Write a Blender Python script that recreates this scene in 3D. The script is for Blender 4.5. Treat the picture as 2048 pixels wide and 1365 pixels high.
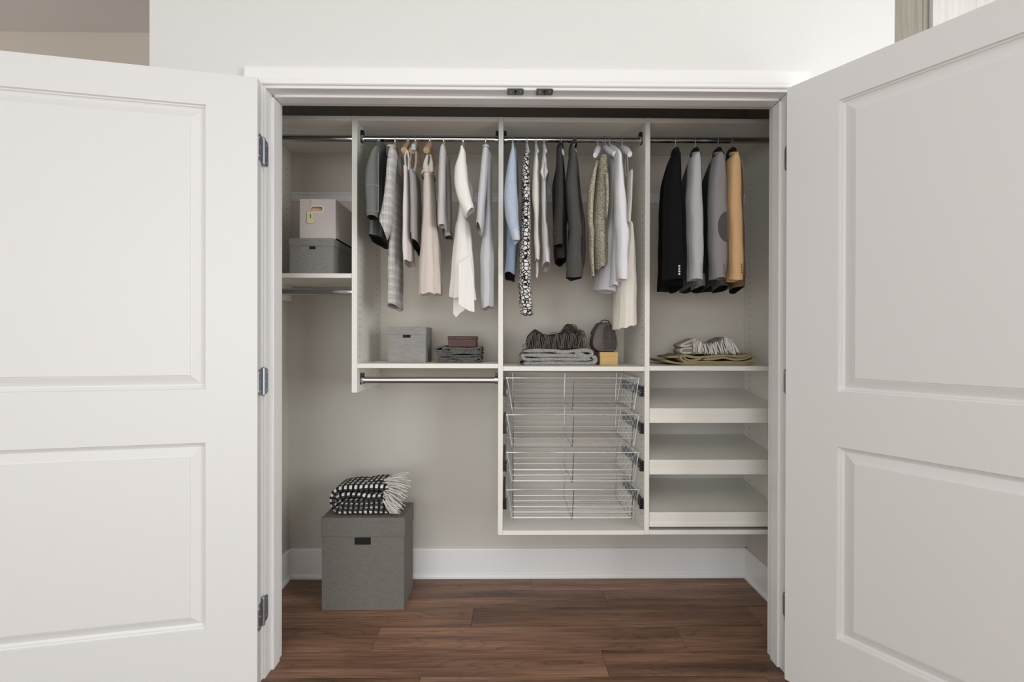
import bpy, bmesh, math, random
import numpy as np
from mathutils import Vector, Matrix
random.seed(4)
PI = math.pi
for o in list(bpy.data.objects): bpy.data.objects.remove(o)
S = bpy.context.scene
COL = S.collection

# ------------------------------------------------------------------ camera, world, lights, exposure
EYE = 1.179; FPX = 920.0
YAW, PITCH, ROLL = math.radians(0.595), math.radians(0.18), math.radians(-0.128)
_r = Vector((math.cos(YAW), -math.sin(YAW), 0))
_f = Vector((math.sin(YAW)*math.cos(PITCH), math.cos(YAW)*math.cos(PITCH), -math.sin(PITCH)))
_d = _f.cross(_r)
RX = _r*math.cos(ROLL) + _d*math.sin(ROLL)
RD = -_r*math.sin(ROLL) + _d*math.cos(ROLL)
cam_d = bpy.data.cameras.new('camera'); cam = bpy.data.objects.new('camera', cam_d); COL.objects.link(cam)
cam_d.sensor_width = 36; cam_d.lens = FPX/2048*36; cam_d.clip_start = 0.02
M3 = Matrix((RX, -RD, -_f)).transposed()
cam.matrix_world = Matrix.Translation((0, 0, EYE)) @ M3.to_4x4()
S.camera = cam
def at(px, py, Y):
    """world x, z of a point seen at (px, py) that stands at depth Y in the room"""
    v = RX*((px-1024)/FPX) + RD*((py-682.5)/FPX) + _f
    k = Y/v.y
    return v.x*k, EYE + v.z*k
def atx(px, Y, py=680): return at(px, py, Y)[0]
def atz(py, Y, px=1014): return at(px, py, Y)[1]

S.view_settings.view_transform = 'Standard'; S.view_settings.look = 'None'
S.view_settings.gamma = 1; S.view_settings.use_curve_mapping = False
S.view_settings.exposure = -0.11
W = bpy.data.worlds.new('world'); S.world = W; W.use_nodes = True
W.node_tree.nodes['Background'].inputs[0].default_value = (0.9, 0.95, 1, 1)
W.node_tree.nodes['Background'].inputs[1].default_value = 1.0
def area(name, loc, target, sx, sy, power, col):
    l = bpy.data.lights.new(name, 'AREA'); l.shape = 'RECTANGLE'; l.size = sx; l.size_y = sy
    l.energy = power; l.color = col
    o = bpy.data.objects.new(name, l); COL.objects.link(o); o.location = loc
    o.rotation_euler = (Vector(target)-Vector(loc)).to_track_quat('-Z', 'Y').to_euler()
    return o
area('window_light', (-1.1, -3.25, 1.32), (-0.5, 1.6, 1.3), 3.6, 2.4, 77, (0.97, 0.985, 1.0))
area('side_window_light', (3.25, -0.9, 1.5), (-.5, 1.3, 1.3), 1.8, 2.2, 80, (0.97, 0.985, 1.0))
area('ceiling_bounce_light', (-0.2, -0.9, 2.68), (-0.2, -0.8, 0), 1.8, 1.6, 14, (1.0, 0.99, 0.97))  # added area light imitating bounce off the ceiling, no lamp hangs there

# ------------------------------------------------------------------ materials
def mat(name, col, rough=0.55, metal=0.0, spec=0.5, bump=None, noise=None, sheen=0.0):
    m = bpy.data.materials.new(name); m.use_nodes = True; nt = m.node_tree
    b = nt.nodes['Principled BSDF']
    b.inputs['Base Color'].default_value = (*col, 1); b.inputs['Roughness'].default_value = rough
    b.inputs['Metallic'].default_value = metal; b.inputs['Specular IOR Level'].default_value = spec
    if sheen: b.inputs['Sheen Weight'].default_value = sheen
    tc = nt.nodes.new('ShaderNodeTexCoord')
    if noise:      # (scale xyz, amount)
        mp = nt.nodes.new('ShaderNodeMapping'); mp.inputs['Scale'].default_value = noise[0]
        n = nt.nodes.new('ShaderNodeTexNoise'); n.inputs['Scale'].default_value = 1; n.inputs['Detail'].default_value = 4
        cr = nt.nodes.new('ShaderNodeValToRGB'); a = noise[1]
        cr.color_ramp.elements[0].position = .3; cr.color_ramp.elements[1].position = .7
        cr.color_ramp.elements[0].color = (*[c*(1-a) for c in col], 1); cr.color_ramp.elements[1].color = (*[min(1, c*(1+a)) for c in col], 1)
        nt.links.new(tc.outputs['Object'], mp.inputs[0]); nt.links.new(mp.outputs[0], n.inputs['Vector'])
        nt.links.new(n.outputs[0], cr.inputs[0]); nt.links.new(cr.outputs[0], b.inputs['Base Color'])
    if bump:       # (scale xyz, strength, distance)
        mp = nt.nodes.new('ShaderNodeMapping'); mp.inputs['Scale'].default_value = bump[0]
        n = nt.nodes.new('ShaderNodeTexNoise'); n.inputs['Scale'].default_value = 1; n.inputs['Detail'].default_value = 3
        bp = nt.nodes.new('ShaderNodeBump'); bp.inputs['Strength'].default_value = bump[1]; bp.inputs['Distance'].default_value = bump[2]
        nt.links.new(tc.outputs['Object'], mp.inputs[0]); nt.links.new(mp.outputs[0], n.inputs['Vector'])
        nt.links.new(n.outputs[0], bp.inputs['Height']); nt.links.new(bp.outputs[0], b.inputs['Normal'])
    return m
def srgb(r, g, b):
    f = lambda c: (c/255/12.92) if c <= 10 else ((c/255+.055)/1.055)**2.4
    return (f(r), f(g), f(b))
WALL = mat('wall_paint', srgb(224, 224, 221), .7, bump=((260,)*3, .12, .001))
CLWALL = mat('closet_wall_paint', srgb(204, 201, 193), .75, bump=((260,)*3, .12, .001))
TAUPE = mat('taupe_paint', srgb(218, 208, 196), .75)
DOORM = mat('door_paint', srgb(225, 225, 223), .42, bump=((500,)*3, .05, .0005))
TRIM = mat('trim_paint', srgb(240, 240, 239), .35)
MELA = mat('white_melamine', srgb(238, 236, 228), .42)
CHROME = mat('chrome', (.48, .49, .50), .12, 1.0)
WIREM = mat('chrome_wire', (.86, .87, .88), .2, 1.0)
FRAMEW = mat('dark_chrome_wire', (.40, .41, .42), .22, 1.0)
STEEL = mat('brushed_steel', (.46, .50, .54), .42, 1.0)
SCREW = mat('screw_metal', (.85, .86, .88), .25, 1.0)
BLACKP = mat('black_plastic', (.012, .012, .014), .35)
SLIDE = mat('blue_black_slide', (.03, .05, .07), .3, .3)
WHITEP = mat('white_plastic', srgb(235, 236, 238), .3)
HOLE = mat('hole_shade', (.10, .095, .085), .9)
NICK = mat('nickel_latch', (.34, .34, .32), .42, 1.0, bump=((200,)*3, .2, .001))
WOODH = mat('hanger_wood', srgb(214, 180, 142), .5, noise=((30, 30, 200), .15))
WHITEH = mat('white_hanger_plastic', srgb(238, 238, 240), .35)
BLACKH = mat('black_velvet_hanger', (.01, .01, .01), .8)
DARKCAV = mat('dark_subfloor_slot_shade', (.008, .008, .008), .9)  # near-black: subfloor, and the shade painted inside slots

def floor_mat():
    m = bpy.data.materials.new('wood_plank'); m.use_nodes = True; nt = m.node_tree; L = nt.links.new
    b = nt.nodes['Principled BSDF']
    tc = nt.nodes.new('ShaderNodeTexCoord'); oi = nt.nodes.new('ShaderNodeObjectInfo')
    mul = nt.nodes.new('ShaderNodeVectorMath'); mul.operation = 'SCALE'; mul.inputs[0].default_value = (37, 53, 11)
    L(oi.outputs['Random'], mul.inputs['Scale'])
    add = nt.nodes.new('ShaderNodeVectorMath'); L(tc.outputs['Object'], add.inputs[0]); L(mul.outputs[0], add.inputs[1])
    mp = nt.nodes.new('ShaderNodeMapping'); mp.inputs['Scale'].default_value = (1.3, 12, 1); L(add.outputs[0], mp.inputs[0])
    # distorted growth rings: long ovals
    n1 = nt.nodes.new('ShaderNodeTexNoise'); n1.inputs['Scale'].default_value = .85; n1.inputs['Detail'].default_value = 1.5; n1.inputs['Distortion'].default_value = .3
    L(mp.outputs[0], n1.inputs['Vector'])
    rm = nt.nodes.new('ShaderNodeMath'); rm.operation = 'MULTIPLY'; rm.inputs[1].default_value = 22; L(n1.outputs[0], rm.inputs[0])
    fr = nt.nodes.new('ShaderNodeMath'); fr.operation = 'PINGPONG'; fr.inputs[1].default_value = .5; L(rm.outputs[0], fr.inputs[0])
    r1 = nt.nodes.new('ShaderNodeValToRGB'); r1.color_ramp.elements[0].position = .0; r1.color_ramp.elements[1].position = .5
    r1.color_ramp.elements[0].color = (.62, .62, .62, 1); r1.color_ramp.elements[1].color = (1, 1, 1, 1)
    e = r1.color_ramp.elements.new(.12); e.color = (.95, .95, .95, 1)
    L(fr.outputs[0], r1.inputs[0])
    # fine fibre
    mp2 = nt.nodes.new('ShaderNodeMapping'); mp2.inputs['Scale'].default_value = (5, 190, 1); L(add.outputs[0], mp2.inputs[0])
    n2 = nt.nodes.new('ShaderNodeTexNoise'); n2.inputs['Scale'].default_value = 1; n2.inputs['Detail'].default_value = 5; L(mp2.outputs[0], n2.inputs['Vector'])
    r2 = nt.nodes.new('ShaderNodeValToRGB'); r2.color_ramp.elements[0].position = .32; r2.color_ramp.elements[1].position = .68
    r2.color_ramp.elements[0].color = (.5, .48, .47, 1); r2.color_ramp.elements[1].color = (1.2, 1.18, 1.16, 1)
    L(n2.outputs[0], r2.inputs[0])
    # broad tone bands along the plank
    mp3 = nt.nodes.new('ShaderNodeMapping'); mp3.inputs['Scale'].default_value = (1.1, 14, 1); L(add.outputs[0], mp3.inputs[0])
    n3 = nt.nodes.new('ShaderNodeTexNoise'); n3.inputs['Scale'].default_value = 1; n3.inputs['Detail'].default_value = 3; L(mp3.outputs[0], n3.inputs['Vector'])
    r3 = nt.nodes.new('ShaderNodeValToRGB')
    r3.color_ramp.elements[0].position = .3; r3.color_ramp.elements[0].color = (*srgb(96, 72, 58), 1)
    r3.color_ramp.elements[1].position = .72; r3.color_ramp.elements[1].color = (*srgb(182, 142, 117), 1)
    e = r3.color_ramp.elements.new(.5); e.color = (*srgb(147, 111, 89), 1)
    L(n3.outputs[0], r3.inputs[0])
    m1 = nt.nodes.new('ShaderNodeMix'); m1.data_type = 'RGBA'; m1.blend_type = 'MULTIPLY'; m1.inputs[0].default_value = .85
    L(r3.outputs[0], m1.inputs[6]); L(r1.outputs[0], m1.inputs[7])
    m2 = nt.nodes.new('ShaderNodeMix'); m2.data_type = 'RGBA'; m2.blend_type = 'MULTIPLY'; m2.inputs[0].default_value = .75
    L(m1.outputs[2], m2.inputs[6]); L(r2.outputs[0], m2.inputs[7])
    mr = nt.nodes.new('ShaderNodeMapRange'); mr.inputs[3].default_value = .78; mr.inputs[4].default_value = 1.12; L(oi.outputs['Random'], mr.inputs[0])
    sc = nt.nodes.new('ShaderNodeVectorMath'); sc.operation = 'SCALE'; L(m2.outputs[2], sc.inputs[0]); L(mr.outputs[0], sc.inputs['Scale'])
    L(sc.outputs[0], b.inputs['Base Color'])
    b.inputs['Roughness'].default_value = .42; b.inputs['Specular IOR Level'].default_value = .45
    bp = nt.nodes.new('ShaderNodeBump'); bp.inputs['Strength'].default_value = .25; bp.inputs['Distance'].default_value = .0006
    L(n2.outputs[0], bp.inputs['Height']); L(bp.outputs[0], b.inputs['Normal'])
    return m
PLANKM = floor_mat()

# ------------------------------------------------------------------ mesh building
WM = {}
def wm(o): return WM.get(o.name, Matrix.Identity(4)) if o else Matrix.Identity(4)
def tag(o, label=None, cat=None, group=None, kind=None):
    if label: o['label'] = label
    if cat: o['category'] = cat
    if group: o['group'] = group
    if kind: o['kind'] = kind
    return o
def thing(name, loc=(0, 0, 0), rz=0.0, label=None, cat=None, group=None, kind=None):
    o = bpy.data.objects.new(name, None); COL.objects.link(o); o.empty_display_size = .05
    o.location = loc; o.rotation_euler = (0, 0, rz)
    WM[o.name] = Matrix.Translation(loc) @ Matrix.Rotation(rz, 4, 'Z')
    return tag(o, label, cat, group, kind)
class MB:
    def __init__(s): s.v = []; s.f = []; s.uv = {}
    def add(s, vs, fs):
        k = len(s.v); s.v += [tuple(v) for v in vs]; s.f += [tuple(i+k for i in f) for f in fs]; return s
    def box(s, x0, x1, y0, y1, z0, z1):
        return s.add([(x0, y0, z0), (x1, y0, z0), (x1, y1, z0), (x0, y1, z0), (x0, y0, z1), (x1, y0, z1), (x1, y1, z1), (x0, y1, z1)],
                     [(0, 3, 2, 1), (4, 5, 6, 7), (0, 1, 5, 4), (1, 2, 6, 5), (2, 3, 7, 6), (3, 0, 4, 7)])
    def tube(s, pts, r, n=6, cap=True, rr=None):
        P = [Vector(p) for p in pts]; rings = []
        up = None
        for i, p in enumerate(P):
            t = (P[min(i+1, len(P)-1)]-P[max(i-1, 0)]).normalized()
            if up is None:
                up = Vector((0, 0, 1)) if abs(t.z) < .9 else Vector((1, 0, 0))
            a = t.cross(up)
            if a.length < 1e-6: a = t.orthogonal()
            a.normalize(); bb = a.cross(t).normalized(); up = bb
            q = rr[i] if rr else r
            qa, qb = (q if isinstance(q, tuple) else (q, q))
            rings.append([p + a*(math.cos(2*PI*k/n)*qa) + bb*(math.sin(2*PI*k/n)*qb) for k in range(n)])
        return s.rings(rings, cap)
    def rings(s, rings, cap=True, closed=True):
        n = len(rings[0]); k = len(s.v)
        for R in rings: s.v += [tuple(p) for p in R]
        for i in range(len(rings)-1):
            for j in range(n if closed else n-1):
                a = k+i*n+j; b = k+i*n+(j+1) % n
                s.f.append((a, b, b+n, a+n))
        if cap:
            s.f.append(tuple(k+j for j in reversed(range(n)))); s.f.append(tuple(k+(len(rings)-1)*n+j for j in range(n)))
        return s
    def prism(s, poly, a0, a1, axis='y'):
        """2-D outline (u,v) carried from a0 to a1 along axis: y -> (u,a,v); x -> (a,u,v); z -> (u,v,a)"""
        fn = {'y': lambda u, v, a: (u, a, v), 'x': lambda u, v, a: (a, u, v), 'z': lambda u, v, a: (u, v, a)}[axis]
        n = len(poly)
        return s.add([fn(u, v, a0) for u, v in poly]+[fn(u, v, a1) for u, v in poly],
                     [tuple(range(n)), tuple(reversed(range(n, 2*n)))] + [(i, i+n, (i+1) % n+n, (i+1) % n) for i in range(n)])
    def cyl(s, c, r, h, axis='z', n=12):
        c = Vector(c); d = {'x': Vector((1, 0, 0)), 'y': Vector((0, 1, 0)), 'z': Vector((0, 0, 1))}[axis]
        return s.tube([c-d*h/2, c+d*h/2], r, n)
    def build(s, name, m, parent=None, smooth=False, local=False, bevel=0, seg=1, solid=0, sub=0, uv=None, origin=None, kind=None):
        me = bpy.data.meshes.new(name)
        T = wm(parent)
        if origin is not None and parent is None: T = Matrix.Translation(origin)
        vs = s.v
        if not local:
            inv = T.inverted(); vs = [inv @ Vector(v) for v in vs]
        me.from_pydata([tuple(v) for v in vs], [], s.f)
        bm = bmesh.new(); bm.from_mesh(me)
        if not uv: bmesh.ops.recalc_face_normals(bm, faces=bm.faces)
        bm.to_mesh(me); bm.free()
        if uv:
            l = me.uv_layers.new(name='uv')
            for p in me.polygons:
                for li in p.loop_indices: l.data[li].uv = uv[me.loops[li].vertex_index]
        me.materials.append(m)
        if smooth:
            me.polygons.foreach_set('use_smooth', [True]*len(me.polygons))
        o = bpy.data.objects.new(name, me); COL.objects.link(o)
        if parent: o.parent = parent; WM[o.name] = T
        elif origin is not None: o.location = origin; WM[o.name] = T
        if solid:
            q = o.modifiers.new('s', 'SOLIDIFY'); q.thickness = solid; q.offset = 0
        if bevel:
            q = o.modifiers.new('b', 'BEVEL'); q.width = bevel; q.segments = seg; q.limit_method = 'ANGLE'; q.angle_limit = .6
        if sub:
            q = o.modifiers.new('u', 'SUBSURF'); q.levels = sub; q.render_levels = sub
        if kind: o['kind'] = kind
        return o
def struct(name, mb, m, label=None, **k):
    o = mb.build(name, m, **k); o['kind'] = 'structure'
    if label: o['label'] = label
    return o

# ------------------------------------------------------------------ the room
YF, YFB = 1.60, 1.715          # closet front wall: room face, closet face
XL, XR = -0.837, 0.982         # jamb faces
BX0, BX1 = -1.234, 1.354       # outer faces of the closet block
CX0, CX1 = -1.080, 1.197       # closet interior
YB = 2.285                     # closet back wall
HEAD = 0.867+EYE               # underside of head jamb
CEIL = 2.76
RX0, RX1, RY0, RY1 = -3.0, 3.4, -3.4, 2.42
struct('ceiling', MB().box(RX0-.1, RX1+.1, RY0-.1, RY1+.7, CEIL, CEIL+.1), mat('ceiling_paint', srgb(238, 236, 232), .8), 'pale warm ceiling seen above the left door')
struct('wall_left', MB().box(RX0-.1, RX0, RY0-.1, RY1+.7, 0, CEIL), WALL)
mb = MB().box(RX1, RX1+.1, RY0-.1, -1.9, 0, CEIL).box(RX1, RX1+.1, .1, RY1+.7, 0, CEIL).box(RX1, RX1+.1, -1.9, .1, 0, .4).box(RX1, RX1+.1, -1.9, .1, 2.65, CEIL)
struct('wall_right', mb, WALL)
mb = MB().box(RX0, -2.9, RY0-.1, RY0, 0, CEIL).box(.7, RX1, RY0-.1, RY0, 0, CEIL).box(-2.9, .7, RY0-.1, RY0, 0, .1).box(-2.9, .7, RY0-.1, RY0, 2.6, CEIL)
struct('wall_rear', mb, WALL)
def window(name, x0, x1, y0, y1, z0, z1, axis):
    w = thing(name, (0, 0, 0), kind='structure', label='white framed window the room daylight comes through')
    f = MB(); t = .05
    if axis == 'y':
        f.box(x0, x1, y0, y1, z0, z0+t).box(x0, x1, y0, y1, z1-t, z1).box(x0, x0+t, y0, y1, z0, z1).box(x1-t, x1, y0, y1, z0, z1)
        f.box((x0+x1)/2-.02, (x0+x1)/2+.02, y0, y1, z0, z1)
    else:
        f.box(x0, x1, y0, y1, z0, z0+t).box(x0, x1, y0, y1, z1-t, z1).box(x0, x1, y0, y0+t, z0, z1).box(x0, x1, y1-t, y1, z0, z1)
    f.build('window_frame', TRIM, w)
window('window_1', -2.9, .7, RY0-.08, RY0-.03, .1, 2.6, 'y')
window('window_2', RX1+.03, RX1+.08, -1.9, .1, .4, 2.65, 'x')
# far wall beside the closet block (left) and behind the cabinets (right)
struct('wall_back', MB().box(RX0, BX0, 2.40, 2.5, 0, CEIL).box(BX1, RX1, 2.9, 3.0, 0, CEIL), TAUPE, 'taupe wall beyond the closet block')
# closet block
FW = MB()
FW.box(BX0, XL-.012, YF, YFB, 0, CEIL).box(XR+.012, BX1, YF, YFB, 0, CEIL).box(XL-.012, XR+.012, YF, YFB, HEAD+.012, CEIL)
struct('wall_front', FW, WALL, 'white painted wall above and beside the closet opening')
struct('wall_closet_left', MB().box(BX0, CX0, YFB, YB+.12, 0, CEIL), CLWALL)
struct('wall_closet_right', MB().box(CX1, BX1, YFB, YB+.12, 0, CEIL), CLWALL)
struct('wall_closet_back', MB().box(CX0, CX1, YB, YB+.12, 0, CEIL), CLWALL)
# baseboards with a shoe moulding
def baseprofile(h=.143, t=.014):
    return [(0, 0), (t+.010, 0), (t+.010, .010), (t+.006, .017), (t, .020), (t, h-.006), (t-.004, h), (0, h)]
P = baseprofile()
struct('baseboard_back', MB().prism([(YB-u, v) for u, v in P], CX0, CX1, 'x'), TRIM, 'white baseboard along the closet back wall')
struct('baseboard_left', MB().prism([(CX0+u, v) for u, v in P], YFB, YB-.001, 'y'), TRIM)
struct('baseboard_right', MB().prism([(CX1-u, v) for u, v in P], YFB, YB-.001, 'y'), TRIM)
# floor of planks running across
fl = thing('floor', (0, 0, 0), kind='structure', label='brown wood grain plank floor running across the closet')
MB().box(RX0, RX1, RY0, RY1+.5, -.03, -.0105).build('subfloor', DARKCAV, fl)
PW, PL = .1385, 1.205
pm = MB().box(0.0005, PL-.0005, .0005, PW-.0005, -.010, 0)
proto = pm.build('plank', PLANKM, fl, bevel=.0006)
offs = {0: .36, 1: -.514, 2: -.145, 3: .45, 4: .12, -1: -.3, -2: .75, -3: .05, -4: -.62}
first = True; rnd = random.Random(11)
for k in range(-36, 5):
    y = 1.604+PW*k
    o0 = offs.get(k, rnd.uniform(-.6, .6))
    x = o0 - PL*math.ceil((o0-RX0)/PL)
    while x < RX1:
        if first: o = proto; first = False
        else: o = proto.copy(); COL.objects.link(o); o.parent = fl
        o.location = (x, y, 0)
        x += PL
# jambs, stops, casing
tl = MB()
def jamb_lr(x, s):
    m = MB()
    m.box(min(x, x-s*.018), max(x, x-s*.018), YF-.001, YFB+.005, 0, HEAD+.018)
    m.box(min(x-s*.001, x+s*.008), max(x-s*.001, x+s*.008), YF+.042, YF+.087, 0, HEAD-.008)
    return m
struct('trim_1', jamb_lr(XL, 1), TRIM, 'white left door jamb with stop', bevel=.0015)
struct('trim_2', jamb_lr(XR, -1), TRIM, 'white right door jamb with stop', bevel=.0015)
struct('trim_3', MB().box(XL, XR, YF-.001, YFB+.005, HEAD, HEAD+.018).box(XL+.008, XR-.008, YF+.042, YF+.087, HEAD-.008, HEAD+.001), TRIM, 'white head jamb with stop and two latches', bevel=.0015)
def casing_profile(w=.057): return [(0, 0), (0, -.009), (.003, -.012), (.010, -.0125), (.016, -.015), (.030, -.0165), (w-.006, -.018), (w, -.016), (w, 0)]
CP = casing_profile(); rv = .009
mb = MB()
zt = HEAD+rv
mb2 = [[(XL-rv-u, YF+d, 0) for u, d in CP], [(XL-rv-u, YF+d, zt+u) for u, d in CP]]
mb.rings(mb2, True); struct('trim_4', mb, TRIM, 'white casing left of the closet opening')
mb = MB().rings([[(XL-rv-u, YF+d, zt+u) for u, d in CP], [(XR+rv+u, YF+d, zt+u) for u, d in CP]], True)
struct('trim_5', mb, TRIM, 'white head casing over the closet opening')
mb = MB().rings([[(XR+rv+u, YF+d, zt+u) for u, d in CP], [(XR+rv+u, YF+d, 0) for u, d in CP]], True)
struct('trim_6', mb, TRIM, 'white casing right of the closet opening')
# ball catch plates under the head jamb
for i, (xa, xb) in enumerate([(1014.5, 1047), (1072, 1105)]):
    t = thing('catch_plate', (atx((xa+xb)/2, 1.62, 180), 1.62, HEAD), label='worn nickel catch plate under the head jamb, the one nearer the %s door' % ('left' if i == 0 else 'right'), cat='latch', group='catch plates on the head jamb')
    x0, x1 = atx(xa, 1.62, 180), atx(xb, 1.62, 180)
    y0, y1 = YF-.014, YF+.028; c = .006
    MB().prism([(x0, y0), (x1-c, y0), (x1, y0+c), (x1, y1-c), (x1-c, y1), (x0, y1)], HEAD-.003, HEAD-.0002, 'z').build('plate', NICK, t)
    MB().cyl(((x0+x1)/2, 1.602, HEAD-.0035), .005, .002, n=12).cyl(((x0+x1)/2+.001, 1.618, HEAD-.0035), .0025, .002).build('slot', DARKCAV, t)  # near-black discs paint the shade in the plate's holes
    for xs in (x0+.012, x1-.010): MB().cyl((xs, 1.606, HEAD-.004), .003, .002).build('screw', SCREW, t)

# ------------------------------------------------------------------ the two doors
DW, DT = .911, .035
ZB, ZT = EYE-1.167, EYE+.864
def door_leaf(parent, flip):
    """local frame: u along the door from the hinge edge, visible face at y=0 looking to -y, thickness to +y"""
    prof = [(0, 0), (.0025, .0065), (.006, .0078), (.0078, .012), (.0125, .0145), (.0155, .0155), (.041, .0045), (.0445, .0038), (.0455, .0018)]
    pan = [(EYE-.163, EYE+.7585), (EYE-.946, EYE-.337)]
    u0, u1 = .154, DW-.154
    s = -1 if flip else 1
    m = MB()
    zs = [ZB, pan[1][0], pan[1][1], pan[0][0], pan[0][1], ZT]
    us = [0, u0, u1, DW]
    X = lambda u: s*u
    for a in range(3):
        for b in range(5):
            if a == 1 and b in (1, 3): continue
            m.add([(X(us[a]), 0, zs[b]), (X(us[a+1]), 0, zs[b]), (X(us[a+1]), 0, zs[b+1]), (X(us[a]), 0, zs[b+1])], [(0, 1, 2, 3)])
    m.add([(X(0), DT, ZB), (X(DW), DT, ZB), (X(DW), DT, ZT), (X(0), DT, ZT)], [(0, 1, 2, 3)])
    for q in ([(0, ZB), (0, ZT)], [(DW, ZB), (DW, ZT)]):
        m.add([(X(q[0][0]), 0, q[0][1]), (X(q[1][0]), 0, q[1][1]), (X(q[1][0]), DT, q[1][1]), (X(q[0][0]), DT, q[0][1])], [(0, 1, 2, 3)])
    for z in (ZB, ZT): m.add([(X(0), 0, z), (X(DW), 0, z), (X(DW), DT, z), (X(0), DT, z)], [(0, 1, 2, 3)])
    bm_name = m
    d = m.build('door_slab', DOORM, parent, local=True)
    bm = bmesh.new(); bm.from_mesh(d.data); bmesh.ops.remove_doubles(bm, verts=bm.verts, dist=1e-5)
    bmesh.ops.recalc_face_normals(bm, faces=bm.faces); bm.to_mesh(d.data); bm.free()
    for z0, z1 in pan:
        p = MB(); R = []
        for ins, dep in prof:
            R.append([(X(u0+ins), dep, z0+ins), (X(u1-ins), dep, z0+ins), (X(u1-ins), dep, z1-ins), (X(u0+ins), dep, z1-ins)])
        p.rings(R, False); k = len(p.v)-4
        p.f.append((k, k+1, k+2, k+3))
        o = p.build('panel', DOORM, parent, local=True)
    return d
def rounded(x0, x1, z0, z1, r, corners):
    """outline with the given corners (tl,tr,br,bl radii factors) rounded"""
    pts = []
    for (cx, cz, a0, f) in ((x1, z1, 0, corners[1]), (x0, z1, 90, corners[0]), (x0, z0, 180, corners[3]), (x1, z0, 270, corners[2])):
        rr = max(r*f, .0005)
        ox = cx-rr if cx == x1 else cx+rr; oz = cz-rr if cz == z1 else cz+rr
        for k in range(5):
            a = math.radians(a0+k*22.5); pts.append((ox+rr*math.cos(a), oz+rr*math.sin(a)))
    return pts
def hinge(parent, pin, zc, jdir, ddir, jx):
    """pin position; jamb leaf lies on the jamb face (plane x=jx) going to +y; door leaf lies on the door's hinge edge along ddir"""
    h = MB(); hh = .045
    h.tube([(pin[0], pin[1], zc-hh-.004), (pin[0], pin[1], zc-hh), (pin[0], pin[1], zc+hh), (pin[0], pin[1], zc+hh+.004)], .005, 12, rr=[.003, .0062, .0062, .003])
    root = h.build('hinge', STEEL, parent, smooth=False)
    for k in range(1, 5):
        pass
    sg = 1 if jdir > 0 else -1
    j = MB()
    poly = rounded(pin[1]+.002, pin[1]+.036, zc-hh, zc+hh, .014, (0.2, 1, 1, .2))
    j.prism(poly, jx-sg*.0002, jx+sg*.0022, 'x')
    j.build('jamb_leaf', STEEL, root)
    sc = MB()
    for (dy, dz) in ((.028, .030), (.018, 0), (.028, -.030)):
        sc.cyl((jx+sg*.0025, pin[1]+dy, zc+dz), .0034, .0015, 'x', 10)
    # door leaf
    dl = MB(); n = Vector((ddir[0], ddir[1], 0)); p0 = Vector((pin[0], pin[1], 0))+Vector(parent['edge_off'])
    e = Vector(parent['edge_n'])
    poly = rounded(.000, .031, zc-hh, zc+hh, .014, (.2, 1, 1, .2))
    A = [p0+n*u+Vector((0, 0, v))+e*.0002 for u, v in poly]; B = [p0+n*u+Vector((0, 0, v))+e*.0024 for u, v in poly]
    k = len(A); dl.add(A+B, [tuple(range(k)), tuple(reversed(range(k, 2*k)))]+[(i, i+k, (i+1) % k+k, (i+1) % k) for i in range(k)])
    dl.build('door_leaf', STEEL, root)
    for (du, dz) in ((.022, .030), (.013, 0), (.022, -.030)):
        c = p0+n*du+Vector((0, 0, zc+dz))+e*.0024
        sc.tube([c, c+e*.0012], .0034, 10)
    sc.build('screw', SCREW, root, kind='stuff')
# left door: folded back against the wall; right door: swung out towards the room
aL = math.atan2(.187, .9824)
A = Vector((-.8262, 1.530, 0))
d1 = thing('door_1', A, aL, kind='structure', label='white two-panel door opened flat to the left')
door_leaf(d1, True)
nL = Vector((-.187, .9824, 0)); uL = Vector((-.9824, -.187, 0))
Ap = A+nL*DT
pinL = (XL+.004, YF-.020)
d1['edge_off'] = tuple(Ap-Vector((*pinL, 0))+(-nL)*.001); d1['edge_n'] = tuple(-uL)
zhs = [EYE+.655, EYE-.145, EYE-.932]
zh = [atz(304, 1.585, 530), atz(763, 1.585, 530), atz(1222, 1.585, 530)]
for z in zh: hinge(d1, pinL, z, 1, tuple(-nL), XL)
del d1['edge_off']; del d1['edge_n']
Bc = Vector((.9575, 1.5700, 0)); uR = Vector((.562, -.827, 0)); nR = Vector((.827, .562, 0))
aR = math.atan2(uR.y, uR.x)
d2 = thing('door_2', Bc, aR, kind='structure', label='white two-panel door swung open on the right')
door_leaf(d2, False)
pinR = (XR-.002, YF-.016)
Bp = Bc+nR*DT
d2['edge_off'] = tuple(Bp-Vector((*pinR, 0))-nR*.001); d2['edge_n'] = tuple(-uR)
for z in zh: hinge(d2, pinR, z, -1, tuple(-nR), XR)
del d2['edge_off']; del d2['edge_n']

# ------------------------------------------------------------------ neighbours beyond the right of the block
def grain_mat(name, a, b, sc=(60, 60, 2.2)):
    m = bpy.data.materials.new(name); m.use_nodes = True; nt = m.node_tree; L = nt.links.new
    bs = nt.nodes['Principled BSDF']; tc = nt.nodes.new('ShaderNodeTexCoord')
    mp = nt.nodes.new('ShaderNodeMapping'); mp.inputs['Scale'].default_value = sc; L(tc.outputs['Object'], mp.inputs[0])
    n = nt.nodes.new('ShaderNodeTexNoise'); n.inputs['Scale'].default_value = 1; n.inputs['Detail'].default_value = 5; n.inputs['Distortion'].default_value = .8; L(mp.outputs[0], n.inputs['Vector'])
    r = nt.nodes.new('ShaderNodeValToRGB'); r.color_ramp.elements[0].position = .3; r.color_ramp.elements[1].position = .7
    r.color_ramp.elements[0].color = (*a, 1); r.color_ramp.elements[1].color = (*b, 1)
    L(n.outputs[0], r.inputs[0]); L(r.outputs[0], bs.inputs['Base Color']); bs.inputs['Roughness'].default_value = .5
    return m
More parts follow.
